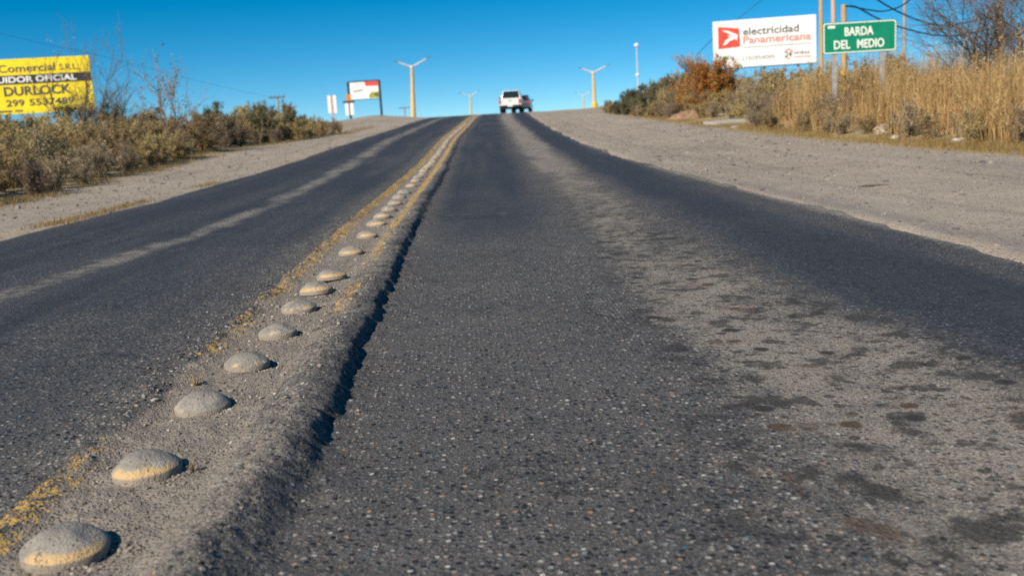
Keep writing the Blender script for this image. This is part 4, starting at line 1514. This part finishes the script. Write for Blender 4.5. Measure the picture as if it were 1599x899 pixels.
def pickup(x, y, rz, label):
    e = thing('pickup_truck', label, 'pickup truck', (x, y, float(prof(y)) + .005), rz)
    # length runs along +Y away from the camera, tailgate at y = 0
    b = B()
    side = [(0.02, .58), (0.02, 1.10), (1.55, 1.12), (1.60, 1.16), (3.55, 1.16), (3.75, 1.12), (5.0, 1.02), (5.15, .92), (5.18, .55), (4.75, .42), (4.65, .70), (4.42, .82), (4.15, .82),
            (3.92, .70), (3.82, .40), (1.60, .40), (1.48, .70), (1.25, .82), (.98, .82), (.75, .70), (.65, .48)]
    b.prism(side, 'x', -.88, .88)
    b.build('body', M['car_white'], e, True, bevel=.035)
    hull([(-.82, 1.58, 1.13), (.82, 1.58, 1.13), (.82, 3.95, 1.13), (-.82, 3.95, 1.13), (-.64, 1.80, 1.78), (.64, 1.80, 1.78), (.64, 3.15, 1.80), (-.64, 3.15, 1.80)]).build('cab', M['car_white'], e, True, bevel=.06)

    def pane(nm, q, m='glass'):
        bm = bmesh.new()
        q = [Vector(p) for p in q]
        nn = (q[1] - q[0]).cross(q[2] - q[1]).normalized() * .012
        v0 = [bm.verts.new(p + nn) for p in q]
        v1 = [bm.verts.new(p - nn) for p in q]
        bm.faces.new(v0)
        bm.faces.new(v1[::-1])
        for k in range(4):
            bm.faces.new((v0[k], v1[k], v1[(k + 1) % 4], v0[(k + 1) % 4]))
        bb = B()
        bb.bm.free()
        bb.bm = bm
        return bb.build(nm, M[m], e)

    pane('rear_window', [(-.70, 1.595, 1.17), (.70, 1.595, 1.17), (.60, 1.785, 1.73), (-.60, 1.785, 1.73)])
    for s in (-1, 1):
        pane('side_window', [(s * .807, 1.80, 1.20), (s * .807, 2.62, 1.20), (s * .672, 2.62, 1.70), (s * .672, 1.95, 1.70)])
        pane('side_window', [(s * .807, 2.70, 1.20), (s * .807, 3.60, 1.20), (s * .672, 3.10, 1.70), (s * .672, 2.70, 1.70)])
        B().box((s * .805, -.005, .90), (.16, .09, .32), bevel=.025).build('tail_light', M['tail'], e)
        m = B().box((s * 1.00, 3.15, 1.22), (.20, .12, .17), bevel=.04)
        m.build('mirror', M['plastic'], e)
        wheel(e, s * .77, 1.12, .37, .25)
        wheel(e, s * .77, 4.28, .37, .25)
    pane('windscreen', [(-.70, 3.85, 1.20), (.70, 3.85, 1.20), (.585, 3.22, 1.72), (-.585, 3.22, 1.72)])
    tg = B().box((0, 0.0, .85), (1.40, .07, .50), bevel=.02).build('tailgate', M['car_white'], e)
    B().box((0, -.04, .93), (.26, .02, .07), bevel=.01).build('handle', M['plastic'], tg)
    bp = B()
    bp.box((-.58, -.08, .50), (.56, .18, .15), bevel=.03)
    bp.box((.58, -.08, .50), (.56, .18, .15), bevel=.03)
    bp.box((0, -.05, .47), (.72, .14, .10), bevel=.02)
    bp.build('bumper', M['plastic'], e)
    B().box((0, -.115, .55), (.42, .015, .13)).build('number_plate', M['plate_white'], e)
    B().box((0, 2.4, .42), (1.30, 4.2, .20)).build('undercarriage', M['plastic'], e)
    return e


pickup(3.62, 80.5, rad(-6), 'white double-cab pickup truck driving away over the crest')


def hatch(x, y, rz, label):
    e = thing('hatchback_car', label, 'car', (x, y, float(prof(y)) + .005), rz)
    side = [(0, .42), (-.02, .80), (.10, .98), (2.9, .95), (3.75, .82), (3.95, .62), (3.92, .36), (3.45, .30), (3.38, .52), (3.18, .62), (2.98, .62), (2.78, .52), (2.70, .28),
            (1.10, .28), (1.02, .52), (.84, .62), (.62, .62), (.44, .52), (.36, .32)]
    b = B()
    b.prism(side, 'x', -.83, .83)
    b.build('body', M['car_dark'], e, True, bevel=.05)
    hull([(-.78, .06, .95), (.78, .06, .95), (.78, 2.95, .95), (-.78, 2.95, .95), (-.60, .42, 1.45), (.60, .42, 1.45), (.60, 1.95, 1.48), (-.60, 1.95, 1.48)]).build('cabin', M['car_dark'], e, True, bevel=.05)
    hull([(-.62, .085, 1.02), (.62, .085, 1.02), (.62, .11, 1.02), (-.62, .11, 1.02), (-.52, .365, 1.40), (.52, .365, 1.40), (.52, .39, 1.40), (-.52, .39, 1.40)]).build('rear_window', M['glass'], e)
    for s in (-1, 1):
        xs_ = s * .765
        hull([(xs_ - .02, .35, 1.0), (xs_ + .02, .35, 1.0), (xs_ + .02, 2.6, 1.0), (xs_ - .02, 2.6, 1.0), (s * .625 - .02, .62, 1.39), (s * .625 + .02, .62, 1.39), (s * .625 + .02, 1.9, 1.39), (s * .625 - .02, 1.9, 1.39)]).build('side_window', M['glass'], e)
        B().box((s * .72, .0, .80), (.18, .10, .24), bevel=.03).build('tail_light', M['tail'], e)
        B().box((s * .95, 2.35, 1.02), (.20, .12, .14), bevel=.04).build('mirror', M['car_dark'], e)
        wheel(e, s * .73, .73, .29, .20)
        wheel(e, s * .73, 3.08, .29, .20)
    B().box((0, -.04, .48), (1.62, .14, .22), bevel=.05).build('bumper', M['car_dark'], e)
    B().box((0, -.045, .72), (.42, .02, .12)).build('number_plate', M['plate_white'], e)
    return e


hatch(4.75, 86.3, rad(-7), 'dark car mostly hidden ahead of the white pickup truck')

# ------------------------------------------------------------------ litter, slab, mound
M['litter'] = simple('dirty_white_plastic', (.58, .56, .52), .6, var=.2, scale=20)
M['slab'] = simple('pale_concrete', (.42, .40, .37), .9, var=.15, scale=6, bumpy=.3)
M['rock'] = simple('buff_rock', (.46, .36, .25), .9, var=.2, scale=8, bumpy=.4)
M['mound'] = simple('brown_earth', (.30, .19, .115), .95, var=.25, scale=5, bumpy=.5)


def lump(name, x, y, sx, sy, sz, mat, label, cat, seed, rz=0., dz=0., group=None):
    bm = bmesh.new()
    bmesh.ops.create_icosphere(bm, subdivisions=3, radius=1)
    rr = random.Random(seed)
    from mathutils import noise as mn
    off = Vector((seed * 3.7, seed * 1.3, seed * .7))
    for v in bm.verts:
        k = 1 + .38 * mn.noise(v.co * 1.3 + off) + .16 * mn.noise(v.co * 3.7 + off)
        v.co = Vector((v.co.x * sx * k, v.co.y * sy * k, v.co.z * sz * k))
    b = B()
    b.bm.free()
    b.bm = bm
    o = b.build(name, M[mat], None, False, loc=(x, y, gz1(x, y) + dz), rot=(rr.uniform(-.15, .15), rr.uniform(-.15, .15), rz))
    return tag(o, label, cat, group)


def crumpled(name, x, y, sx, sy, sz, label, seed, rz):
    """a creased bag or sheet lying on the ground"""
    n = 9
    r = np.random.RandomState(seed)
    U, Vv = np.meshgrid(np.linspace(-1, 1, n), np.linspace(-1, 1, n))
    edge = np.clip(1.15 - (U ** 2 + Vv ** 2) * .55, .0, 1)
    X = (U + r.uniform(-.16, .16, U.shape)) * sx
    Y_ = (Vv + r.uniform(-.16, .16, U.shape)) * sy
    Z = r.uniform(.15, 1, U.shape) * edge * sz
    top = np.stack([X, Y_, Z + .004], -1).reshape(-1, 3)
    bot = np.stack([X, Y_, Z * 0 - .01], -1).reshape(-1, 3)
    i = np.arange(n - 1)[:, None] * n + np.arange(n - 1)[None, :]
    F = np.stack([i, i + 1, i + n + 1, i + n], -1).reshape(-1, 4)
    rim = list(range(n)) + [n * k + n - 1 for k in range(1, n)] + [n * (n - 1) + k for k in range(n - 2, -1, -1)] + [n * k for k in range(n - 2, 0, -1)]
    m = n * n
    S = np.array([(rim[k], rim[k - 1], rim[k - 1] + m, rim[k] + m) for k in range(len(rim))])
    o = link(name, mesh_np(name, np.concatenate([top, bot]), np.concatenate([F, F[:, ::-1] + m, S]), False), M['litter'], None, (x, y, gz1(x, y)), (0, 0, rz))
    return tag(o, label, 'litter', 'litter at the foot of the tall grass')


crumpled('plastic_bag', 8.45, 20.2, .12, .08, .11, 'crumpled white plastic bag at the foot of the grass below the green sign', 3, .4)
crumpled('paper_scrap', 8.26, 19.1, .10, .07, .05, 'small white scrap just in front of the crumpled bag', 4, 1.0)
crumpled('plastic_sheet', 8.35, 16.6, .17, .08, .07, 'flat white plastic scrap near the right edge of the dirt verge', 5, -.3)
crumpled('paper_scrap', 7.9, 29.4, .12, .08, .06, 'tiny white scrap on the far right verge beside the concrete slab', 6, .2)
lump('buff_rock', 8.75, 20.9, .22, .15, .09, 'rock', 'buff flat rock lying in the foot of the golden grass', 'rock', 7, .3, .05)
b = B()
b.box((0, 0, 0), (1.5, .9, .10), bevel=.02)
o = b.build('concrete_slab', M['slab'], None, loc=(8.45, 31.9, gz1(8.45, 31.9) + .03), rot=(rad(3), rad(-1), rad(12)))
tag(o, 'pale flat concrete slab lying on the dirt below the white billboard', 'slab')
lump('earth_mound', 8.9, 39.0, 1.0, .6, .26, 'mound', 'low reddish-brown earth mound below the rust-leaved tree', 'mound', 9, .2)
lump('dark_stick', 4.26, 10.36, .15, .014, .012, 'bark', 'short dark stick lying flat on the right dirt verge', 'stick', 11, .12, .01)

# dry weeds rooted beside the studs
def weed(x, y, s, seed, label):
    tw, lf, rn = grow_bush(seed, .10, .09, stems=7, leaves=90, lsize=.006)
    z = float(road_z(np.array(x), np.array(y)))
    e = thing('dry_weed', label, 'weed', (x, y, z), 0, 'dry weeds in the centre strip')
    e.scale = (s, s, s)
    tv = tw[0].copy()
    link('stems', mesh_np('stems', (tv * 1.0), tw[1]), M['twig_tan'], e)
    link('foliage', mesh_np('foliage', lf[0], lf[1], False, dict(rnd=rn)), M['straw'], e)


weed(-1.0, 3.42, .40, 71, 'small dry weed left of the third-nearest concrete stud')
weed(-.765, 2.50, .28, 72, 'tiny dry weed tucked against the second-nearest concrete stud')
